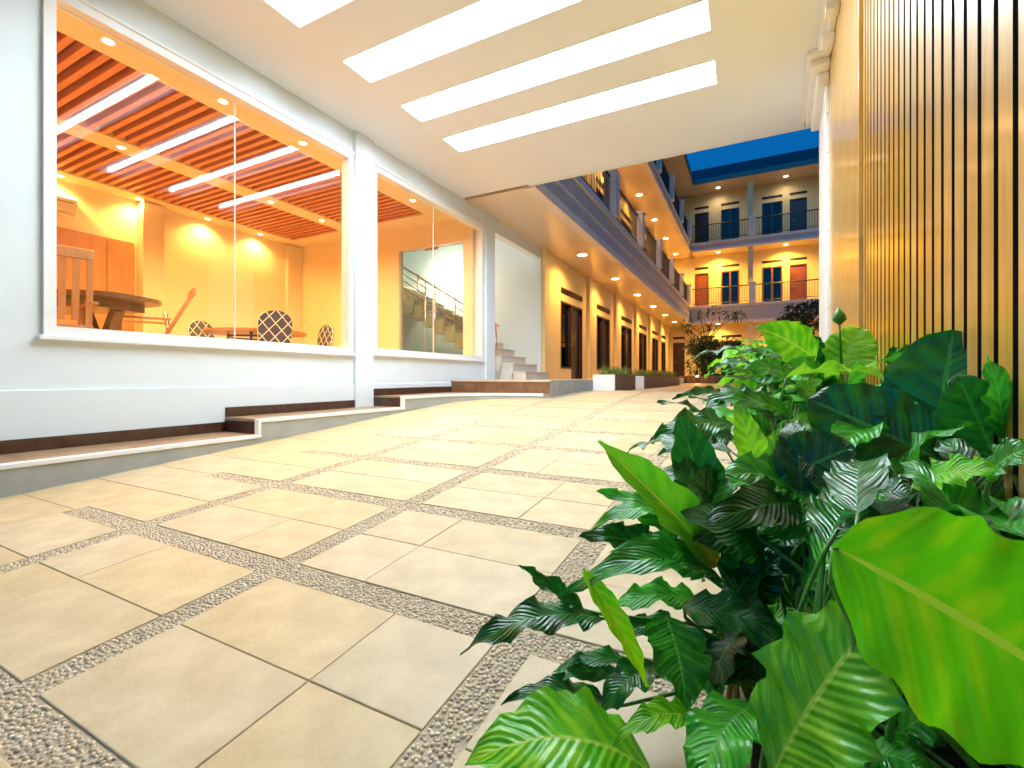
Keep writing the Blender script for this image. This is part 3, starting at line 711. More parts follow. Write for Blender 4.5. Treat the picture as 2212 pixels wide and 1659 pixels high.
for lv, (z0, z1) in enumerate(ZR):
    x0 = GXE + 0.065
    boxes('gallery_slab', [(x0, BX1, BY, BW - 0.001, z0 + 0.04, z1 - 0.01)], 'fascia_grey', blk)
    boxes('soffit', [(x0, BX1, BY + 0.16, BW - 0.001, z0, z0 + 0.039)], 'wing_soffit', blk)
    boxes('fascia_trim', [(x0, BX1, BY - 0.05, BY + 0.16, z0 - 0.03, z0 + 0.12)], 'fascia_trim', blk, bevel=0.01)
    boxes('fascia_trim', [(x0, BX1, BY - 0.06, BY + 0.10, z1 - 0.12, z1 + 0.02)], 'fascia_trim', blk, bevel=0.01)
    railing(blk, (x0 + 0.05, BY + 0.02), (BX1, BY + 0.02), F[lv + 1] + 0.02, 1.02, posts=[3.2, 6.7, 10.2])
for lv in range(3):
    for x in (-0.02, 3.5, 7.0):
        z0 = F[lv] if lv == 0 else F[lv] + 1.2
        boxes('column', [(x - 0.14, x + 0.14, BY + 0.05, BY + 0.33, z0, C[lv] - 0.002)], 'wing_cream', blk, bevel=0.01)
boxes('eave_soffit', [(-3.04, BX1 + 0.3, 29.25, 38, 11.35, 11.40)], 'wing_soffit', blk)
boxes('eave_board', [(-2.97, BX1 + 0.3, 29.18, 29.249, 11.34, 11.62)], 'gutter', blk)
bm = bmesh.new(); hip(bm, -9.5, BX1 + 0.3, 29.26, 38.5, 11.41, -6, BX1 - 4, 33.8, 34.0, 14.1); obj('roof', bm, 'roof_tile', blk)
boxes('cross_wall', [(BX1, BX1 + 0.2, BY, 38, -0.3, 11.34)], 'wing_cream', blk)
boxes('rear_wall', [(XB, BX1, 37.8, 38, -0.3, 11.34)], 'wing_cream', blk)
for lv, pw in ((0, 240), (1, 520), (2, 40)):
    for x in (-1.75, 1.75, 5.2):
        downlight((x, 30.3, C[lv]), ['round warm downlight in the ground floor ceiling of the courtyard block', 'round warm downlight in the middle balcony ceiling of the courtyard block', 'round pale downlight in the top balcony ceiling under the eaves'][lv],
                  ['courtyard block ground floor downlights', 'courtyard block middle downlights', 'courtyard block top downlights'][lv], pw, (1.0, 0.56, 0.07) if lv < 2 else (1.0, 0.75, 0.5), 0.11, 'lamp_disc' if lv < 2 else 'lamp_disc_cool')

# ------------------------------------------------------------------ timber clad wall on the right
cw = thing('timber_clad_wall', 'golden timber wall with dark vertical grooves and white cornice beside the plants', 'wall', (0.40, 0, 0), -math.atan(0.054))
# local frame: y runs along the wall, face of the slats at x = 0
WZ0, WZ1 = -1.3, 3.27
boxes('core', [(0.03, 0.30, -1.2, 6.64, WZ0, 3.7)], 'wall_white', cw)
boxes('backing', [(0.012, 0.029, -1.2, 3.36, WZ0, WZ1)], 'groove_dark', cw)
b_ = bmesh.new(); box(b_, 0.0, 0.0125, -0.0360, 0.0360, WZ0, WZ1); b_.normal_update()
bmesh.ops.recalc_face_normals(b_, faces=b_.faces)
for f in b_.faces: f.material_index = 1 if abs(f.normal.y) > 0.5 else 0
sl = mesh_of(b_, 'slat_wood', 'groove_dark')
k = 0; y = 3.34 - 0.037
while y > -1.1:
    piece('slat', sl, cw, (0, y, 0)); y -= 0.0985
boxes('flat_panel', [(0.0, 0.028, 3.38, 4.5, WZ0, WZ1)], 'panel_wood', cw, bevel=0.002)
boxes('flat_panel', [(0.0, 0.028, 4.503, 5.68, WZ0, WZ1)], 'panel_wood', cw, bevel=0.002)
z = WZ0
k = 0
while z < WZ1 - 0.05:                                  # white stone quoins at the far end
    z2 = min(WZ1, z + 0.40)
    boxes('quoin', [(-0.03, 0.029, 5.70, 6.66, z + 0.002, z2 - 0.002)], 'trim_white', cw, bevel=0.008); z = z2; k += 1
boxes('edge_strip', [(-0.02, 0.029, 3.345, 3.375, WZ0, WZ1)], 'panel_wood', cw, bevel=0.002)
cor = thing('cornice', '', ''); del cor['label'], cor['category']; cor.parent = cw
boxes('moulding', [(-0.06, -0.001, -1.2, 5.34, 3.10, 3.145)], 'trim_white', cor, bevel=0.008)
boxes('moulding', [(-0.115, -0.001, -1.2, 5.34, 3.146, 3.197)], 'trim_white', cor, bevel=0.008)
for k in range(14):
    y = 5.0 - k * 0.42
    boxes('dentil', [(-0.10, -0.002, y, y + 0.13, 3.03, 3.099)], 'trim_white', cor, bevel=0.006)
boxes('capital', [(-0.20, -0.0005, 5.35, 6.76, 3.146, 3.197)], 'trim_white', cor, bevel=0.012)
boxes('capital', [(-0.165, -0.0005, 5.45, 6.72, 3.081, 3.145)], 'trim_white', cor, bevel=0.012)
boxes('capital', [(-0.11, -0.0005, 5.6, 6.70, 2.99, 3.080)], 'trim_white', cor, bevel=0.012)

# ------------------------------------------------------------------ furniture in the room
def wooden_chair(label, loc, rz, recline=8):
    t = thing('wooden_chair', label, 'chair', loc, rz, 'slatted wooden chairs')
    # faces +X; back at x = -0.22
    boxes('seat', [(-0.24, 0.24, -0.25, 0.25, 0.42, 0.455)], 'chair_wood', t, bevel=0.008)
    for sx in (-0.21, 0.21):
        for sy in (-0.22, 0.22): boxes('leg', [(sx - 0.022, sx + 0.022, sy - 0.022, sy + 0.022, 0, 0.42)], 'chair_wood', t, bevel=0.004)
    a = R(recline)
    def bp(s, y): return Vector((-0.22 - math.sin(a) * s, y, 0.45 + math.cos(a) * s))
    H = 0.60
    def bar(nm, p0, p1, w, d):
        bm = bmesh.new(); ax = (p1 - p0); L = ax.length; box(bm, -d/2, d/2, -w/2, w/2, 0, L)
        q = Vector((0,0,1)).rotation_difference(ax); bm.transform(Matrix.Translation(p0) @ q.to_matrix().to_4x4()); return obj(nm, bm, 'chair_wood', t, bevel=0.003)
    for s in (-0.22, 0.22): bar('back_post', bp(-0.05, s), bp(H, s), 0.045, 0.03)
    for s in (-0.13, -0.045, 0.045, 0.13): bar('back_slat', bp(0.04, s), bp(H - 0.03, s), 0.05, 0.014)
    bm = bmesh.new(); c = bp(H, 0); box(bm, c.x - 0.018, c.x + 0.018, -0.245, 0.245, c.z - 0.03, c.z + 0.06); obj('top_rail', bm, 'chair_wood', t, bevel=0.01)
    for s in (-0.25, 0.25):
        boxes('armrest', [(-0.27, 0.2, s - 0.03, s + 0.03, 0.64, 0.665)], 'chair_wood', t, bevel=0.006)
        boxes('arm_post', [(0.15, 0.185, s - 0.018, s + 0.018, 0.45, 0.64)], 'chair_wood', t, bevel=0.004)
    return t
wooden_chair('slatted wooden armchair with its upright back to the window beside dark table', (-5.42, 1.72, 0), R(172), 6)
wooden_chair('slatted wooden armchair with strongly reclined back between the two tables', (-6.15, 2.72, 0), R(-112), 27)
tb = thing('dining_table', 'dark wooden table with rounded end and splayed trestle legs by the window', 'table', (-6.15, 2.02, 0), R(20))
pts = []
for k in range(24):
    t = 2 * math.pi * k / 24; pts.append((0.95 * math.copysign(abs(math.cos(t)) ** 0.6, math.cos(t)), 0.46 * math.copysign(abs(math.sin(t)) ** 0.6, math.sin(t))))
bm = bmesh.new(); prism(bm, pts, 0.745, 0.785); obj('tabletop', bm, 'table_wood', tb, bevel=0.0)
boxes('apron', [(-0.72, 0.72, -0.26, 0.26, 0.66, 0.744)], 'table_wood', tb, bevel=0.004)
for sx in (-0.55, 0.5):
    for s in (-1, 1):
        bm = bmesh.new(); p0 = Vector((sx - s * 0.16, 0, 0)); p1 = Vector((sx + s * 0.13, 0, 0.66)); ax = p1 - p0
        box(bm, -0.035, 0.035, -0.05, 0.05, 0, ax.length); bm.transform(Matrix.Translation(p0 + Vector((0, s * 0.051, 0))) @ Vector((0,0,1)).rotation_difference(ax).to_matrix().to_4x4())
        obj('leg', bm, 'table_wood', tb)
boxes('stretcher', [(-0.5, 0.45, -0.02, 0.02, 0.28, 0.35)], 'table_wood', tb)
rt = thing('round_table', 'round wooden table on thin dark legs ringed by lattice backed chairs', 'table', (-7.3, 4.9, 0))
bm = bmesh.new(); tube(bm, [(0, 0, 0.715), (0, 0, 0.75)], 0.76, 40); obj('tabletop', bm, 'chair_wood', rt)
for k in range(4):
    t = math.pi/4 + k * math.pi/2
    bm = bmesh.new(); tube(bm, [(0.5*math.cos(t), 0.5*math.sin(t), 0), (0.42*math.cos(t), 0.42*math.sin(t), 0.714)], 0.02, 8); obj('leg', bm, 'vent_black', rt)
bm = bmesh.new(); tube(bm, [(0.42*math.cos(t), 0.42*math.sin(t), 0.66) for t in [2*math.pi*k/24 for k in range(25)]], 0.014, 6); obj('frame_ring', bm, 'vent_black', rt)
def banquet_chair(label, loc):
    d = Vector((-7.3, 4.9, 0)) - Vector(loc); rz = math.atan2(d.y, d.x) - math.pi/2
    t = thing('banquet_chair', label, 'chair', loc, rz, 'lattice backed banquet chairs')          # faces +Y
    bm = bmesh.new(); prism(bm, [(-0.22, -0.20), (0.22, -0.20), (0.235, 0.20), (-0.235, 0.20)], 0.40, 0.47); obj('seat', bm, 'lattice_fabric', t, bevel=0.015)
    bm = bmesh.new()
    out = [(-0.20, 0.46), (0.20, 0.46), (0.225, 0.75)] + [(0.225 * math.cos(a), 0.80 + 0.18 * math.sin(a)) for a in [k * math.pi / 12 for k in range(13)]] + [(-0.225, 0.75)]
    a = [bm.verts.new((x, -0.17 - (z - 0.46) * 0.16, z)) for x, z in out]; b = [bm.verts.new((x, -0.225 - (z - 0.46) * 0.16, z)) for x, z in out]
    bm.faces.new(a); bm.faces.new(list(reversed(b)))
    for i in range(len(out)): bm.faces.new((a[i], a[(i+1) % len(out)], b[(i+1) % len(out)], b[i]))
    obj('backrest', bm, 'lattice_fabric', t, bevel=0.008)
    bm = bmesh.new(); tube(bm, [(x * 1.03, -0.198 - (z - 0.46) * 0.16, z) for x, z in out[1:]] + [(-0.206, -0.198, 0.46)], 0.010, 8); obj('back_frame', bm, 'trim_white', t, smooth=True)
    for sx in (-0.19, 0.19):
        for sy in (-0.19, 0.18):
            bm = bmesh.new(); tube(bm, [(sx * 1.1, sy * 1.08, 0), (sx, sy, 0.41)], 0.013, 8); obj('leg', bm, 'steel', t, smooth=True)
    return t
banquet_chair('grey lattice chair with its back to the window in front of round table', (-6.50, 4.58, 0))
banquet_chair('grey lattice chair at the round table, next to the reclined wooden armchair', (-7.72, 4.05, 0))
banquet_chair('grey lattice chair tucked behind the round table by the back wall', (-8.25, 4.72, 0))
banquet_chair('grey lattice chair seen edge on at the round table, nearest the glass door', (-7.12, 5.86, 0))
ac = thing('air_conditioner', 'white split air conditioner on the wall above the wood panelling', 'air conditioner', (XB + 0.001, 2.92, 2.70))
bm = bmesh.new(); prof = [(0.002, -0.15), (0.15, -0.15), (0.20, -0.08), (0.21, 0.10), (0.17, 0.15), (0.002, 0.15)]
a = [bm.verts.new((x, -0.45, z)) for x, z in prof]; b = [bm.verts.new((x, 0.45, z)) for x, z in prof]
bm.faces.new(a); bm.faces.new(list(reversed(b)))
for i in range(6): bm.faces.new((a[i], a[(i+1) % 6], b[(i+1) % 6], b[i]))
obj('body', bm, 'plastic_white', ac, bevel=0.008)
boxes('air_flap', [(0.155, 0.205, -0.40, 0.40, -0.155, -0.145)], 'plastic_white', ac)
boxes('intake_slot', [(0.211, 0.2125, -0.40, 0.40, 0.03, 0.04)], 'vent_black', ac)

# ------------------------------------------------------------------ planting bed on the right
bm = bmesh.new()
rws = []
for k in range(17):
    y = -1.5 + 8.2 * k / 16
    rws.append([bm.verts.new((x, y, ground_z(y) + 0.02 + 0.02 * random.random())) for x in (0.0, 0.2, 0.40 + 0.054 * y + 0.02)])
for a, b in zip(rws, rws[1:]):
    for i in range(2): bm.faces.new((a[i], a[i+1], b[i+1], b[i]))
soil = struct(obj('soil_bed', bm, 'soil'))
def shape(v, sharp=0.9):
    return (v ** 0.62) * max(0.0, (1 - v)) ** sharp / 0.515
def blade(bm, uvl, base, tip, W, n, arch, curl, ripple, fold, seed, mi=0, N=20, M=4, sharp=0.9, sway=0.0):
    rn = random.Random(seed)
    ax = tip - base; L = ax.length; t = ax / L
    n = (n - t * n.dot(t)).normalized(); s = t.cross(n)
    p1, p2, k1 = rn.uniform(0, 6.28), rn.uniform(0, 6.28), rn.uniform(2.6, 4.2)
    q1, q2 = rn.uniform(0, 6.28), rn.uniform(0, 6.28)
    rows = []
    for i in range(N + 1):
        v = i / N
        c = base + t * (L * v) + n * (arch * L * 4 * v * (1 - v)) - n * (curl * L * max(0, v - 0.55) ** 2 * 3) + s * (sway * L * math.sin(math.pi * v))
        w = max(W / 2 * shape(v, sharp), 0.0012)
        row = []
        for j in range(-M, M + 1):
            a = j / M; aa = abs(a)
            ph = p1 if a < 0 else p2
            rip = 1.4 * ripple * W * aa ** 2.0 * (math.sin(6.283 * k1 * v + ph) + 0.45 * math.sin(6.283 * k1 * 2.3 * v + (q1 if a < 0 else q2))) * min(1, 4 * v) 
            ed = 1 + 0.05 * math.sin(6.283 * k1 * 1.6 * v + (q2 if a < 0 else q1)) * aa
            p = c + s * (a * w * ed * math.cos(fold * aa)) + n * (w * aa * math.sin(fold) + rip)
            row.append((bm.verts.new(p), (0.5 + a * 0.5, v)))
        rows.append(row)
    for A, B in zip(rows, rows[1:]):
        for j in range(2 * M):
            q = (A[j], A[j+1], B[j+1], B[j])
            f = bm.faces.new([x[0] for x in q]); f.smooth = True; f.material_index = mi
            for lp, x in zip(f.loops, q): lp[uvl].uv = x[1]
    return rows
def leaf_mesh(name, fn, mats):
    bm = bmesh.new(); uvl = bm.loops.layers.uv.new('UVMap'); fn(bm, uvl)
    me = bpy.data.meshes.new(name); bm.to_mesh(me); bm.free()
    for m in mats: me.materials.append(MATS[m])
    return me
def stalk(bm, p0, p1, d1, r0=0.006, r1=0.0035, n=6, lift=0.10):
    """petiole from the ground to the blade, leaving upright and arriving along d1"""
    L = (p1 - p0).length; c0 = p0 + Vector((0, 0, L * 0.28)); c1 = p1 - d1 * (L * lift) + Vector((0, 0, -L * 0.2 if d1.z < 0 else 0.0))
    pts = []
    for k in range(9):
        t = k / 8; pts.append(p0 * (1-t)**3 + c0 * (3*t*(1-t)**2) + c1 * (3*t*t*(1-t)) + p1 * t**3)
    for f in tube(bm, pts, [r0 + (r1 - r0) * k / 8 for k in range(9)], n): f.material_index = 1; f.smooth = True
CL = [(0.14, 1.18), (0.40, 0.86), (0.30, 1.62), (0.10, 1.95), (0.36, 2.35), (0.18, 2.85), (0.42, 3.3), (0.20, 3.8), (0.44, 4.35), (0.24, 4.9), (0.48, 5.5), (0.28, 6.1), (0.06, 0.78)]
plants = []
for i, (x, y) in enumerate(CL):
    p = thing('peace_lily', 'broad leaved green peace lily further along the bed with neither bud nor huge leaf', 'plant', (x, y, ground_z(y) + 0.02), 0, 'peace lilies in the bed')
    plants.append(p)
plants[0]['label'] = 'leafy peace lily with dark drooping leaves reaching out over the pebble strip'
plants[1]['label'] = 'peace lily with one huge lime green leaf beside the timber slats'
plants[2]['label'] = 'peace lily with a large rounded dark leaf pressed against the timber slats'
plants[12]['label'] = 'low peace lily with a broad ribbed lime leaf lying over the paving'
plants[4]['label'] = 'peace lily with two pale upright leaves and a closed flower bud'
for k in (0, 1, 2, 4, 12): del plants[k]['group']

Z6 = lambda x, y, F: at(958.6 + x * 0.6, 663.6 + y * 0.6, F)
def hero(ci, base, tip, F0, F1, W, m, r=15, arch=0.08, curl=0.1, ripple=0.05, fold=0.25, N=22, sharp=0.9, sway=0.0, seed=None, st=True):
    """one leaf: base / tip in photograph pixels with their distances, W metres wide, r = roll away from facing the viewer"""
    b, t = Z6(*base, F0), Z6(*tip, F1)
    ax = (t - b).normalized(); mid = (b + t) / 2; c = -mid.normalized()
    nf = (c - ax * c.dot(ax)).normalized(); se = ax.cross(nf)
    if se.z < 0: se = -se
    n = nf * math.cos(R(r)) + se * math.sin(R(r))
    pl = plants[ci]; o0 = Vector(pl.location); sd = seed if seed is not None else int(base[0] * 7 + tip[1])
    def fn(bm, uvl):
        blade(bm, uvl, b - o0, t - o0, W * 1.15, n, arch, curl, ripple, fold, sd, 0, N, 5, sharp, sway)
        if st:
            rr = random.Random(sd); stalk(bm, Vector((rr.uniform(-.05, .05), rr.uniform(-.05, .05), 0)), b - o0 + ax * 0.003, ax)
    o = bpy.data.objects.new('leaf', leaf_mesh('leaf', fn, [m, 'stalk'])); COL.objects.link(o); o.parent = pl
    return o
# the leaves that stand out in the near clumps
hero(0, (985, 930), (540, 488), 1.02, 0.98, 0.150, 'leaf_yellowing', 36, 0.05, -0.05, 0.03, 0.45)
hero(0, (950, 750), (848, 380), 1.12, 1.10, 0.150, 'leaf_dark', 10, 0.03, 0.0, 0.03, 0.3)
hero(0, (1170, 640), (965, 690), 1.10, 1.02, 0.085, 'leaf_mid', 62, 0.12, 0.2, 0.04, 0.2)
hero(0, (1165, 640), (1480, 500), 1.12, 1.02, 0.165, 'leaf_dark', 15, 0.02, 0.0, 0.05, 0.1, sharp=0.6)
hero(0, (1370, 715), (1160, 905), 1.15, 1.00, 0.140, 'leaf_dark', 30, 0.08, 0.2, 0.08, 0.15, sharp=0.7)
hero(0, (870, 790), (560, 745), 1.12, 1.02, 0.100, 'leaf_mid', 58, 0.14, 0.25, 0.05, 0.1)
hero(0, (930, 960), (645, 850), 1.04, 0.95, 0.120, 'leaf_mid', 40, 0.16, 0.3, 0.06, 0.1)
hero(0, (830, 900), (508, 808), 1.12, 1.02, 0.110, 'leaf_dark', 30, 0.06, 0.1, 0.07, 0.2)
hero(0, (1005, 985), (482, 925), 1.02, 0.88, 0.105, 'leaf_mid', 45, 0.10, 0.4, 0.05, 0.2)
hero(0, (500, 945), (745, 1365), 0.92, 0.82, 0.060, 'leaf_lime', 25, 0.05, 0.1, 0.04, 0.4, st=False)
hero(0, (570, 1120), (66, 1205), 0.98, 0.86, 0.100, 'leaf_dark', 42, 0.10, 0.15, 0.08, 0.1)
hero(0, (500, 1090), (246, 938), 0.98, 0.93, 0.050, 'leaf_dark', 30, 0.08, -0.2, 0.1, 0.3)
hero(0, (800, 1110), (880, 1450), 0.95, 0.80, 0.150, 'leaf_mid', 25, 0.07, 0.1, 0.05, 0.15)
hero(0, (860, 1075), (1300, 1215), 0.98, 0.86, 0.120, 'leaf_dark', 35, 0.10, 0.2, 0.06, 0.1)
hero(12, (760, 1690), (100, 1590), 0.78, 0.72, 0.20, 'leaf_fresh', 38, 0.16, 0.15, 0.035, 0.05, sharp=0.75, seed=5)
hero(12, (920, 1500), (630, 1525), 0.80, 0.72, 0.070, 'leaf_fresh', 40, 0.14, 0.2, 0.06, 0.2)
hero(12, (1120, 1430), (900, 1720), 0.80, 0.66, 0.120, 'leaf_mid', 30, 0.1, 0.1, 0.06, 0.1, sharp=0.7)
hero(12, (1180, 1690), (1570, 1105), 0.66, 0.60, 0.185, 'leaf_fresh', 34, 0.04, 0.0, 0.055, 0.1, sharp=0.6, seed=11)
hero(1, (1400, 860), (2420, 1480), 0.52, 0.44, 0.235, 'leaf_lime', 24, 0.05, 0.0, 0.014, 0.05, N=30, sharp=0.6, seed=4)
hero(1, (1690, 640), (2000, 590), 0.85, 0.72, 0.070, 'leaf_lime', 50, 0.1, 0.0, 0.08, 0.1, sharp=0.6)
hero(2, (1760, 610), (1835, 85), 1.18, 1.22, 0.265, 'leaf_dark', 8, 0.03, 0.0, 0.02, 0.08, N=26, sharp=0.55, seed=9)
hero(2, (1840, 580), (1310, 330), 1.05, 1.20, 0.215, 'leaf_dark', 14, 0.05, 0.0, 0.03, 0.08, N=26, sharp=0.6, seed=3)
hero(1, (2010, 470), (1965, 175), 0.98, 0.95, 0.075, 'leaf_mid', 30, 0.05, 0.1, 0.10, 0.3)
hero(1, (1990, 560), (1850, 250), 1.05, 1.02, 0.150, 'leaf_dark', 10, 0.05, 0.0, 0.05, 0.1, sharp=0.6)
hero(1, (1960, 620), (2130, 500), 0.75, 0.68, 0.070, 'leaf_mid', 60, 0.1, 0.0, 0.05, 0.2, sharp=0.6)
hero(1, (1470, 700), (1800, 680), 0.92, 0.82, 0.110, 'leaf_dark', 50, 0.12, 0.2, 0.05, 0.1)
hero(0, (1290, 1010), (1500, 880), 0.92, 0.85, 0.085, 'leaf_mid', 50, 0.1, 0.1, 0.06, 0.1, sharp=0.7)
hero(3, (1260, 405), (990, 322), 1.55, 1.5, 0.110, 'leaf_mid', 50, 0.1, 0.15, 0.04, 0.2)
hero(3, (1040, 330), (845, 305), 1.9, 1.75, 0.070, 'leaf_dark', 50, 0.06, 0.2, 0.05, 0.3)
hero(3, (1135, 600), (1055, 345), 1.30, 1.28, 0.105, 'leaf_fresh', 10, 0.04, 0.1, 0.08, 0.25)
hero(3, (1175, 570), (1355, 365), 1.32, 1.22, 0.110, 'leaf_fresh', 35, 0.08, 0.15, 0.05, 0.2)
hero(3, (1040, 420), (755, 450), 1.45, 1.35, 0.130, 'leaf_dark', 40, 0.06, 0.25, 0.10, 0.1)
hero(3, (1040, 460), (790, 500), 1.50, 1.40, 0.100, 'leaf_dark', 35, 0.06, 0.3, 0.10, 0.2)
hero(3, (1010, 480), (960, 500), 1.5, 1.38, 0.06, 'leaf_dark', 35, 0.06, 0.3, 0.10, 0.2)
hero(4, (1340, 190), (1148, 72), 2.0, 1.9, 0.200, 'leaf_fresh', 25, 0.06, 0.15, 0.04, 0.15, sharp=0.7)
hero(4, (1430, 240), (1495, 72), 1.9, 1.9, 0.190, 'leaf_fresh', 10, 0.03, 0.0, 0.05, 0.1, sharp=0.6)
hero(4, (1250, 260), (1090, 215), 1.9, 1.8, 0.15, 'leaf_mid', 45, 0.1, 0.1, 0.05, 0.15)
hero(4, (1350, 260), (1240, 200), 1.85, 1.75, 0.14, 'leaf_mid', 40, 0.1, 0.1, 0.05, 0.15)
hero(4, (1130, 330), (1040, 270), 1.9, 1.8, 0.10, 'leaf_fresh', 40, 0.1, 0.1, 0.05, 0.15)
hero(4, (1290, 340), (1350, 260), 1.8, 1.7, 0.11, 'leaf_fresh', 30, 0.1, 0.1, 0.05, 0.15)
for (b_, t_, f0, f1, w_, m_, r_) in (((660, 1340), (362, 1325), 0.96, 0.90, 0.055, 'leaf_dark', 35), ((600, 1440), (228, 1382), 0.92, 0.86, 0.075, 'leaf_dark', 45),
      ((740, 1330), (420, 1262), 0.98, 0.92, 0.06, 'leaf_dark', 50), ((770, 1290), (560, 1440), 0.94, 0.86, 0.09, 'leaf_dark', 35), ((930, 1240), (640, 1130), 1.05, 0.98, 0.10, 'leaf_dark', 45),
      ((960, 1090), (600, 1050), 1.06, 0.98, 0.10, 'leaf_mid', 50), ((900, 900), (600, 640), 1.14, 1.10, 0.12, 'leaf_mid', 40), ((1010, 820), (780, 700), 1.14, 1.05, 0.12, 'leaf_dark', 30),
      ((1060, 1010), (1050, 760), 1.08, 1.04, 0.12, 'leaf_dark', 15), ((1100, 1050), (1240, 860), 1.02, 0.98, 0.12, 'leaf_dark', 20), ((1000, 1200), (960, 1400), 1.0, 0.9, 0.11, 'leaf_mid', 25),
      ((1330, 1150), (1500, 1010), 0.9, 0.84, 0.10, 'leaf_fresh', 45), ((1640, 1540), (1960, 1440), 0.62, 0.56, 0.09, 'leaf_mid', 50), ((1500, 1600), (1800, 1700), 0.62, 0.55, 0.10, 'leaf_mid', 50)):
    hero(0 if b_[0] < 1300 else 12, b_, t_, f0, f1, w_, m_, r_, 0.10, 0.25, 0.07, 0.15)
# closed flower spathe on its stalk
o0 = Vector(plants[4].location); tp = Z6(1422, 0, 1.9); bp_ = Z6(1425, 62, 1.9)
bm = bmesh.new()
for f in tube(bm, [bp_ - o0, (bp_ * 0.75 + tp * 0.25) - o0, (bp_ * 0.45 + tp * 0.55) - o0, tp - o0], [0.006, 0.026, 0.022, 0.002], 12): f.smooth = True
obj('flower_bud', bm, 'stalk', plants[4], smooth=True)
bm = bmesh.new(); stalk(bm, Vector((0, 0, 0)), bp_ - o0, Vector((0, 0, 1)), 0.005, 0.004); 
for f in bm.faces: f.material_index = 0
obj('flower_stalk', bm, 'stalk', plants[4], smooth=True)

# ordinary leaves: a dozen shared shapes set round each clump
def generic(seed):
    rn = random.Random(seed)
    H = rn.uniform(0.30, 0.62); out = rn.uniform(0.05, 0.20); L = rn.uniform(0.26, 0.40); W = L * rn.uniform(0.36, 0.46)
    el = rn.uniform(-25, 62)
    b = Vector((out, 0, H)); d = Vector((math.cos(R(el)), rn.uniform(-.15, .15), math.sin(R(el)))).normalized(); t = b + d * L
    n = Vector((-math.sin(R(el)), rn.uniform(-.35, .35), math.cos(R(el))))
    def fn(bm, uvl):
        blade(bm, uvl, b, t, W, n, rn.uniform(0.06, 0.16), rn.uniform(0.1, 0.45), rn.uniform(0.03, 0.08), rn.uniform(0.05, 0.3), seed, 0, 16, 4, rn.uniform(0.65, 0.9), rn.uniform(-.05, .05))
        stalk(bm, Vector((0, 0, 0)), b + d * 0.003, d)
    return fn, L, t
GEN = {}
for tn in ('leaf_dark', 'leaf_mid', 'leaf_fresh'):
    for k in range(7):
        fn, L, t = generic(100 + k); GEN[(tn, k)] = (leaf_mesh('leaf', fn, [tn, 'stalk']), t)
rn = random.Random(21)
def mid_ok(p, near):
    # keep free space round the lens and the paving clear of stray leaves
    if p.length < 0.62: return False
    if p.y < 1.3 and p.x < 0.16: return False
    if p.x < -0.32: return False
    return p.x < 0.40 + 0.054 * p.y - 0.02
for i, (x, y) in enumerate(CL):
    near = i in (0, 1, 2, 12)
    cnt = 18 if near else 26
    made = tries = 0
    while made < cnt and tries < 200:
        tries += 1
        tn = rn.choice(('leaf_dark', 'leaf_dark', 'leaf_mid', 'leaf_mid', 'leaf_fresh') if not near else ('leaf_dark', 'leaf_dark', 'leaf_mid'))
        me, t = GEN[(tn, rn.randrange(7))]
        az = rn.uniform(0, 2 * math.pi); s = rn.uniform(0.8, 1.12) * (0.78 if near else 1.0)
        org = Vector((x + rn.uniform(-.06, .06), y + rn.uniform(-.08, .08), 0)); org.z = ground_z(org.y) + 0.02
        tipw = org + Matrix.Rotation(az, 3, 'Z') @ (t * s)
        if not mid_ok(tipw, near) or (near and min(tipw.length, ((tipw + org + Vector((0, 0, 0.35))) / 2).length) < 0.92): continue
        o = piece('leaf', me, plants[i], org - Vector(plants[i].location), (rn.uniform(-.1, .1), rn.uniform(-.1, .1), az), (s, s, s)); made += 1
# more leaves deep in the near clumps
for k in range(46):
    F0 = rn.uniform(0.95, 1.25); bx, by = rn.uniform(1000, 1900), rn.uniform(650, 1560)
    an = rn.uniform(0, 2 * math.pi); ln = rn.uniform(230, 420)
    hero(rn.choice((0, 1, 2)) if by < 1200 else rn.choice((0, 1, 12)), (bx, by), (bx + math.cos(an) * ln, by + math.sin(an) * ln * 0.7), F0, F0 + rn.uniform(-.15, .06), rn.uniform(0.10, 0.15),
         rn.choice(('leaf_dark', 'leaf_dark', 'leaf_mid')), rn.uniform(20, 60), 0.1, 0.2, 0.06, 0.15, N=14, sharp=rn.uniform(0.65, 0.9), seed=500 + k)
# dry straw coloured stalks at the foot of the near clump
for k in range(14):
    a = Z6(1060 + rn.uniform(-60, 110), 1480 + rn.uniform(-30, 120), 1.02 + rn.uniform(-.06, .08)); b = Z6(1000 + rn.uniform(-60, 60), 1230 + rn.uniform(-60, 40), 1.0)
    a.z = ground_z(a.y) + 0.02
    bm = bmesh.new(); o0 = Vector(plants[0].location)
    tube(bm, [a - o0, (a + b) / 2 + Vector((rn.uniform(-.01, .01), 0, 0.01)) - o0, b - o0], [0.006, 0.005, 0.003], 6); obj('dry_stalk', bm, 'stalk_dry', plants[0], smooth=True)

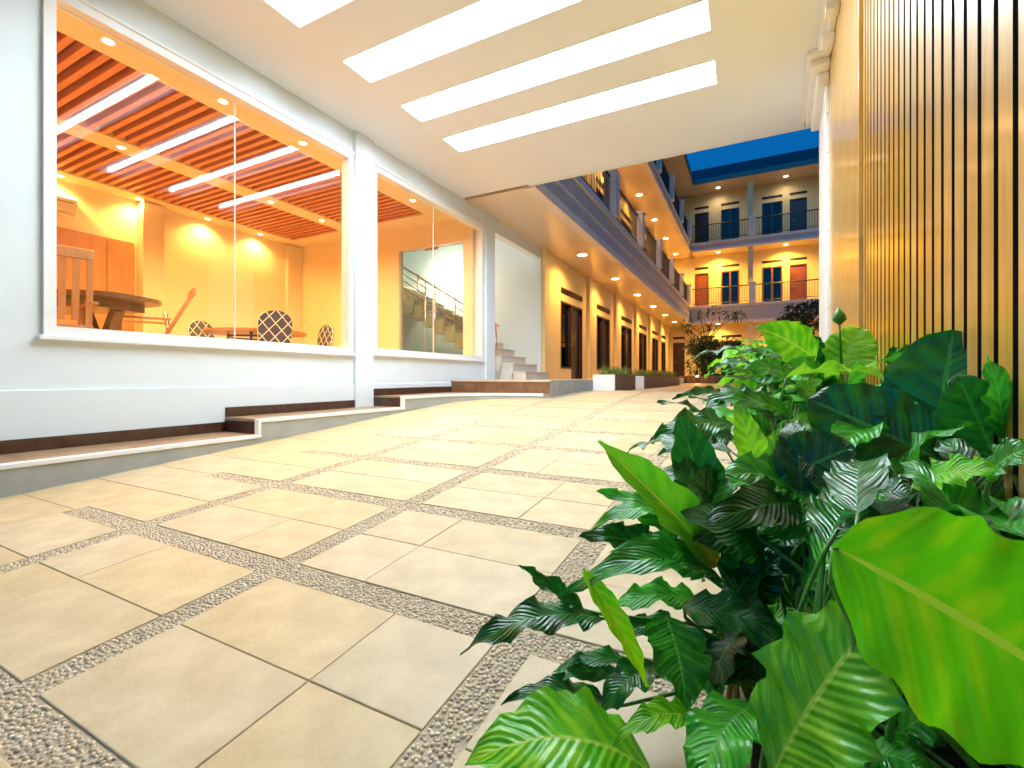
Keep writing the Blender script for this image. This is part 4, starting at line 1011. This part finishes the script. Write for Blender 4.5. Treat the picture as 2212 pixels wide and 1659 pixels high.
# ------------------------------------------------------------------ planters and trees in the courtyard
def planter(label, x0, x1, y0, y1, z1):
    t = thing('planter_box', label, 'planter', (x0, y0, ground_z(y0)))
    h = z1 - ground_z(y0); w, d = x1 - x0, y1 - y0
    boxes('front_panel', [(0, w, 0, 0.06, -0.05, h)], 'trim_white', t, bevel=0.006)
    boxes('side_panel', [(w - 0.06, w, 0.062, d, -0.05, h)], 'planter_brown', t, bevel=0.006); boxes('side_panel', [(0, 0.06, 0.062, d, -0.05, h)], 'planter_brown', t, bevel=0.006)
    boxes('back_panel', [(0.062, w - 0.062, d - 0.06, d, -0.05, h)], 'planter_brown', t)
    boxes('soil', [(0.061, w - 0.061, 0.061, d - 0.061, -0.05, h - 0.03)], 'soil', t)
    bm = bmesh.new(); rr = random.Random(int(y0 * 10))
    for k in range(int(320 * d)):
        bx, by = rr.uniform(0.08, w - 0.08), rr.uniform(0.1, d - 0.1); an = rr.uniform(0, 6.28); le = rr.uniform(0.14, 0.32); o = rr.uniform(0.04, 0.16)
        dx, dy = math.cos(an), math.sin(an); wv = 0.006
        pr = None
        for q in range(4):
            u = q / 3; p = Vector((bx + dx * o * u * u, by + dy * o * u * u, h - 0.03 + le * (u - 0.25 * u * u))); ww = wv * (1 - u * 0.95)
            cur = (bm.verts.new(p + Vector((-dy * ww, dx * ww, 0))), bm.verts.new(p - Vector((-dy * ww, dx * ww, 0))))
            if pr: bm.faces.new((pr[0], pr[1], cur[1], cur[0]))
            pr = cur
    g = stuff(obj('ornamental_grass', bm, 'grass_blade', t))
    return t
planter('low white fronted planter of pale grass at the corridor edge', -2.73, -2.30, 8.7, 10.5, 0.05)
planter('long brown sided planter of pale grass further along the corridor edge', -2.73, -2.30, 11.4, 17.7, 0.03)

def leaves_blob(bm, centre, rad, count, rr, ln=(0.14, 0.28), wd=0.035, droop=0.3):
    for k in range(count):
        d = Vector((rr.gauss(0, 1), rr.gauss(0, 1), rr.gauss(0, 0.9))).normalized()
        p = centre + Vector((d.x * rad[0], d.y * rad[1], d.z * rad[2])) * rr.uniform(0.25, 1.0) ** 0.6
        ax = (d + Vector((rr.uniform(-.6, .6), rr.uniform(-.6, .6), rr.uniform(-.3, .7)))).normalized(); L = rr.uniform(*ln)
        s = ax.orthogonal().normalized(); s.rotate(Quaternion(ax, rr.uniform(0, 6.28))); w = wd * rr.uniform(0.6, 1.2)
        m_ = p + ax * L * 0.5 + Vector((0, 0, 0.03)); e = p + ax * L - Vector((0, 0, droop * L))
        v = [bm.verts.new(q) for q in (p, m_ + s * w, e, m_ - s * w)]; bm.faces.new(v)
pl = thing('round_planter', 'low round brown planter ring holding the dark courtyard shrub', 'planter', (-1.7, 23.6, -0.25))
bm = bmesh.new(); n = 28
for (r0, r1, z0, z1) in ((1.35, 1.2, -0.02, 0.32),):
    A = [[bm.verts.new((r * math.cos(2*math.pi*k/n), r * math.sin(2*math.pi*k/n), z)) for k in range(n)] for (r, z) in ((r0, z0), (r0, z1), (r1, z1), (r1, z0))]
    for a, b in zip(A, A[1:]):
        for k in range(n): bm.faces.new((a[k], a[(k+1) % n], b[(k+1) % n], b[k]))
obj('ring_wall', bm, 'planter_brown', pl)
bm = bmesh.new(); disc(bm, (0, 0, 0.26), 1.21, 28); obj('soil', bm, 'soil', pl)
sh = thing('courtyard_shrub', 'dense dark spiky shrub standing in the round courtyard planter', 'shrub', (-1.7, 23.6, 0.01))
bm = bmesh.new(); rr = random.Random(5)
for k in range(26):
    c = Vector((rr.uniform(-0.8, 0.9), rr.uniform(-.6, .6), rr.uniform(0.35, 1.55))); leaves_blob(bm, c, (0.34, 0.34, 0.3), 90, rr, (0.18, 0.42), 0.03)
obj('crown', bm, 'shrub_leaf', sh)
bm = bmesh.new()
for k in range(7): tube(bm, [(rr.uniform(-.2, .2), rr.uniform(-.2, .2), 0), (rr.uniform(-.7, .7), rr.uniform(-.4, .4), 1.2)], [0.03, 0.01], 6)
obj('stems', bm, 'bark', sh)
up = thing('garden_uplight', 'small glowing garden light beneath the dark courtyard shrub', 'garden light', (-2.15, 22.35, -0.25))
bm = bmesh.new(); tube(bm, [(0, 0, 0), (0, 0, 0.22)], 0.02, 8); obj('stem', bm, 'rail_dark', up)
bm = bmesh.new(); tube(bm, [(0, 0, 0.22), (0, 0, 0.27)], [0.06, 0.075], 14); obj('housing', bm, 'rail_dark', up)
bm = bmesh.new(); tube(bm, [(0, 0, 0.271), (0, 0, 0.30), (0, 0, 0.32)], [0.062, 0.055, 0.02], 14); obj('bulb', bm, 'uplight_disc', up, smooth=True)
d = bpy.data.lights.new('lamp', 'POINT'); d.energy = 14; d.color = (1, 0.65, 0.2); d.shadow_soft_size = 0.06
lo = bpy.data.objects.new('lamp', d); COL.objects.link(lo); lo.parent = up; lo.location = (0, 0, 0.36)

def tree(name, label, loc, h, limbs, blobs, seed, leafm, ln, wd, per):
    t = thing(name, label, 'tree', loc); rr = random.Random(seed)
    bm = bmesh.new(); tube(bm, [(0, 0, 0), (0.03, 0.02, h * 0.4), (0.0, -0.03, h)], [0.06, 0.045, 0.03], 9)
    ends = []
    for (dx, dy, dz) in limbs:
        tube(bm, [(0, -0.02, h * 0.9), (dx * 0.5, dy * 0.5, h + dz * 0.6), (dx, dy, h + dz)], [0.028, 0.018, 0.008], 7); ends.append(Vector((dx, dy, h + dz)))
    obj('trunk', bm, 'bark', t, smooth=True)
    bm = bmesh.new()
    for e in ends:
        for k in range(blobs): leaves_blob(bm, e + Vector((rr.uniform(-.28, .28), rr.uniform(-.28, .28), rr.uniform(-.15, .2))), (0.22, 0.22, 0.15), per, rr, ln, wd)
    obj('crown', bm, leafm, t)
    return t
tree('courtyard_tree', 'thin airy young tree with sparse leaves rising behind the shrub', (-1.95, 24.3, -0.1), 1.9,
     [(-0.7, 0.2, 0.75), (-0.25, -0.2, 1.15), (0.45, 0.1, 1.25), (1.0, 0, 1.0), (1.45, -0.1, 1.15), (0.1, 0.3, 0.7), (-1.1, 0, 0.55)], 2, 8, 'shrub_leaf', (0.16, 0.3), 0.03, 26)
tree('frangipani_tree', 'dark bushy frangipani tree standing near the white wall end', (1.75, 20.6, -0.25), 1.85,
     [(-0.5, 0.1, 0.45), (-0.2, -0.3, 0.75), (0.3, 0.1, 0.95), (0.75, 0, 0.8), (1.2, 0.2, 0.7), (0.1, 0.4, 0.4), (0.9, -0.4, 0.45), (-0.75, 0, 0.1)], 4, 4, 'shrub_leaf', (0.22, 0.40), 0.05, 30)
for i, (x, y, h, lab) in enumerate(((0.15, 25.2, 0.75, 'small pale spiky plant lit warm in front of the courtyard block'), (0.95, 24.4, 0.6, 'small low leafy plant beside the pale spiky plant'))):
    t = thing('garden_plant', lab, 'plant', (x, y, -0.25)); bm = bmesh.new(); rr = random.Random(60 + i)
    for k in range(60):
        an = rr.uniform(0, 6.28); el = rr.uniform(0.5, 1.45); L = h * rr.uniform(0.7, 1.2); ax = Vector((math.cos(an)*math.cos(el), math.sin(an)*math.cos(el), math.sin(el))); s = Vector((-math.sin(an), math.cos(an), 0)) * 0.025
        p = Vector((rr.uniform(-.1, .1), rr.uniform(-.1, .1), 0.12)); m_ = p + ax * L * 0.6; e = p + ax * L - Vector((0, 0, 0.15 * L))
        bm.faces.new([bm.verts.new(q) for q in (p - s * 0.5, p + s * 0.5, m_ + s, e, m_ - s)])
    obj('foliage', bm, 'shrub_leaf_pale' if i == 0 else 'shrub_leaf', t)
    bm = bmesh.new(); tube(bm, [(0, 0, 0), (0, 0, 0.16)], [0.06, 0.04], 8); obj('stem', bm, 'bark', t)

# a part made of several pieces: its first mesh is the part, the others are its sub-parts
for e in [o for o in bpy.data.objects if o.type == 'EMPTY' and o.parent is not None]:
    ch = list(e.children); head = ch[0]; nm = e.name.split('.')[0]; par = e.parent
    head.parent = par
    for c in ch[1:]: c.parent = head
    bpy.data.objects.remove(e); head.name = nm
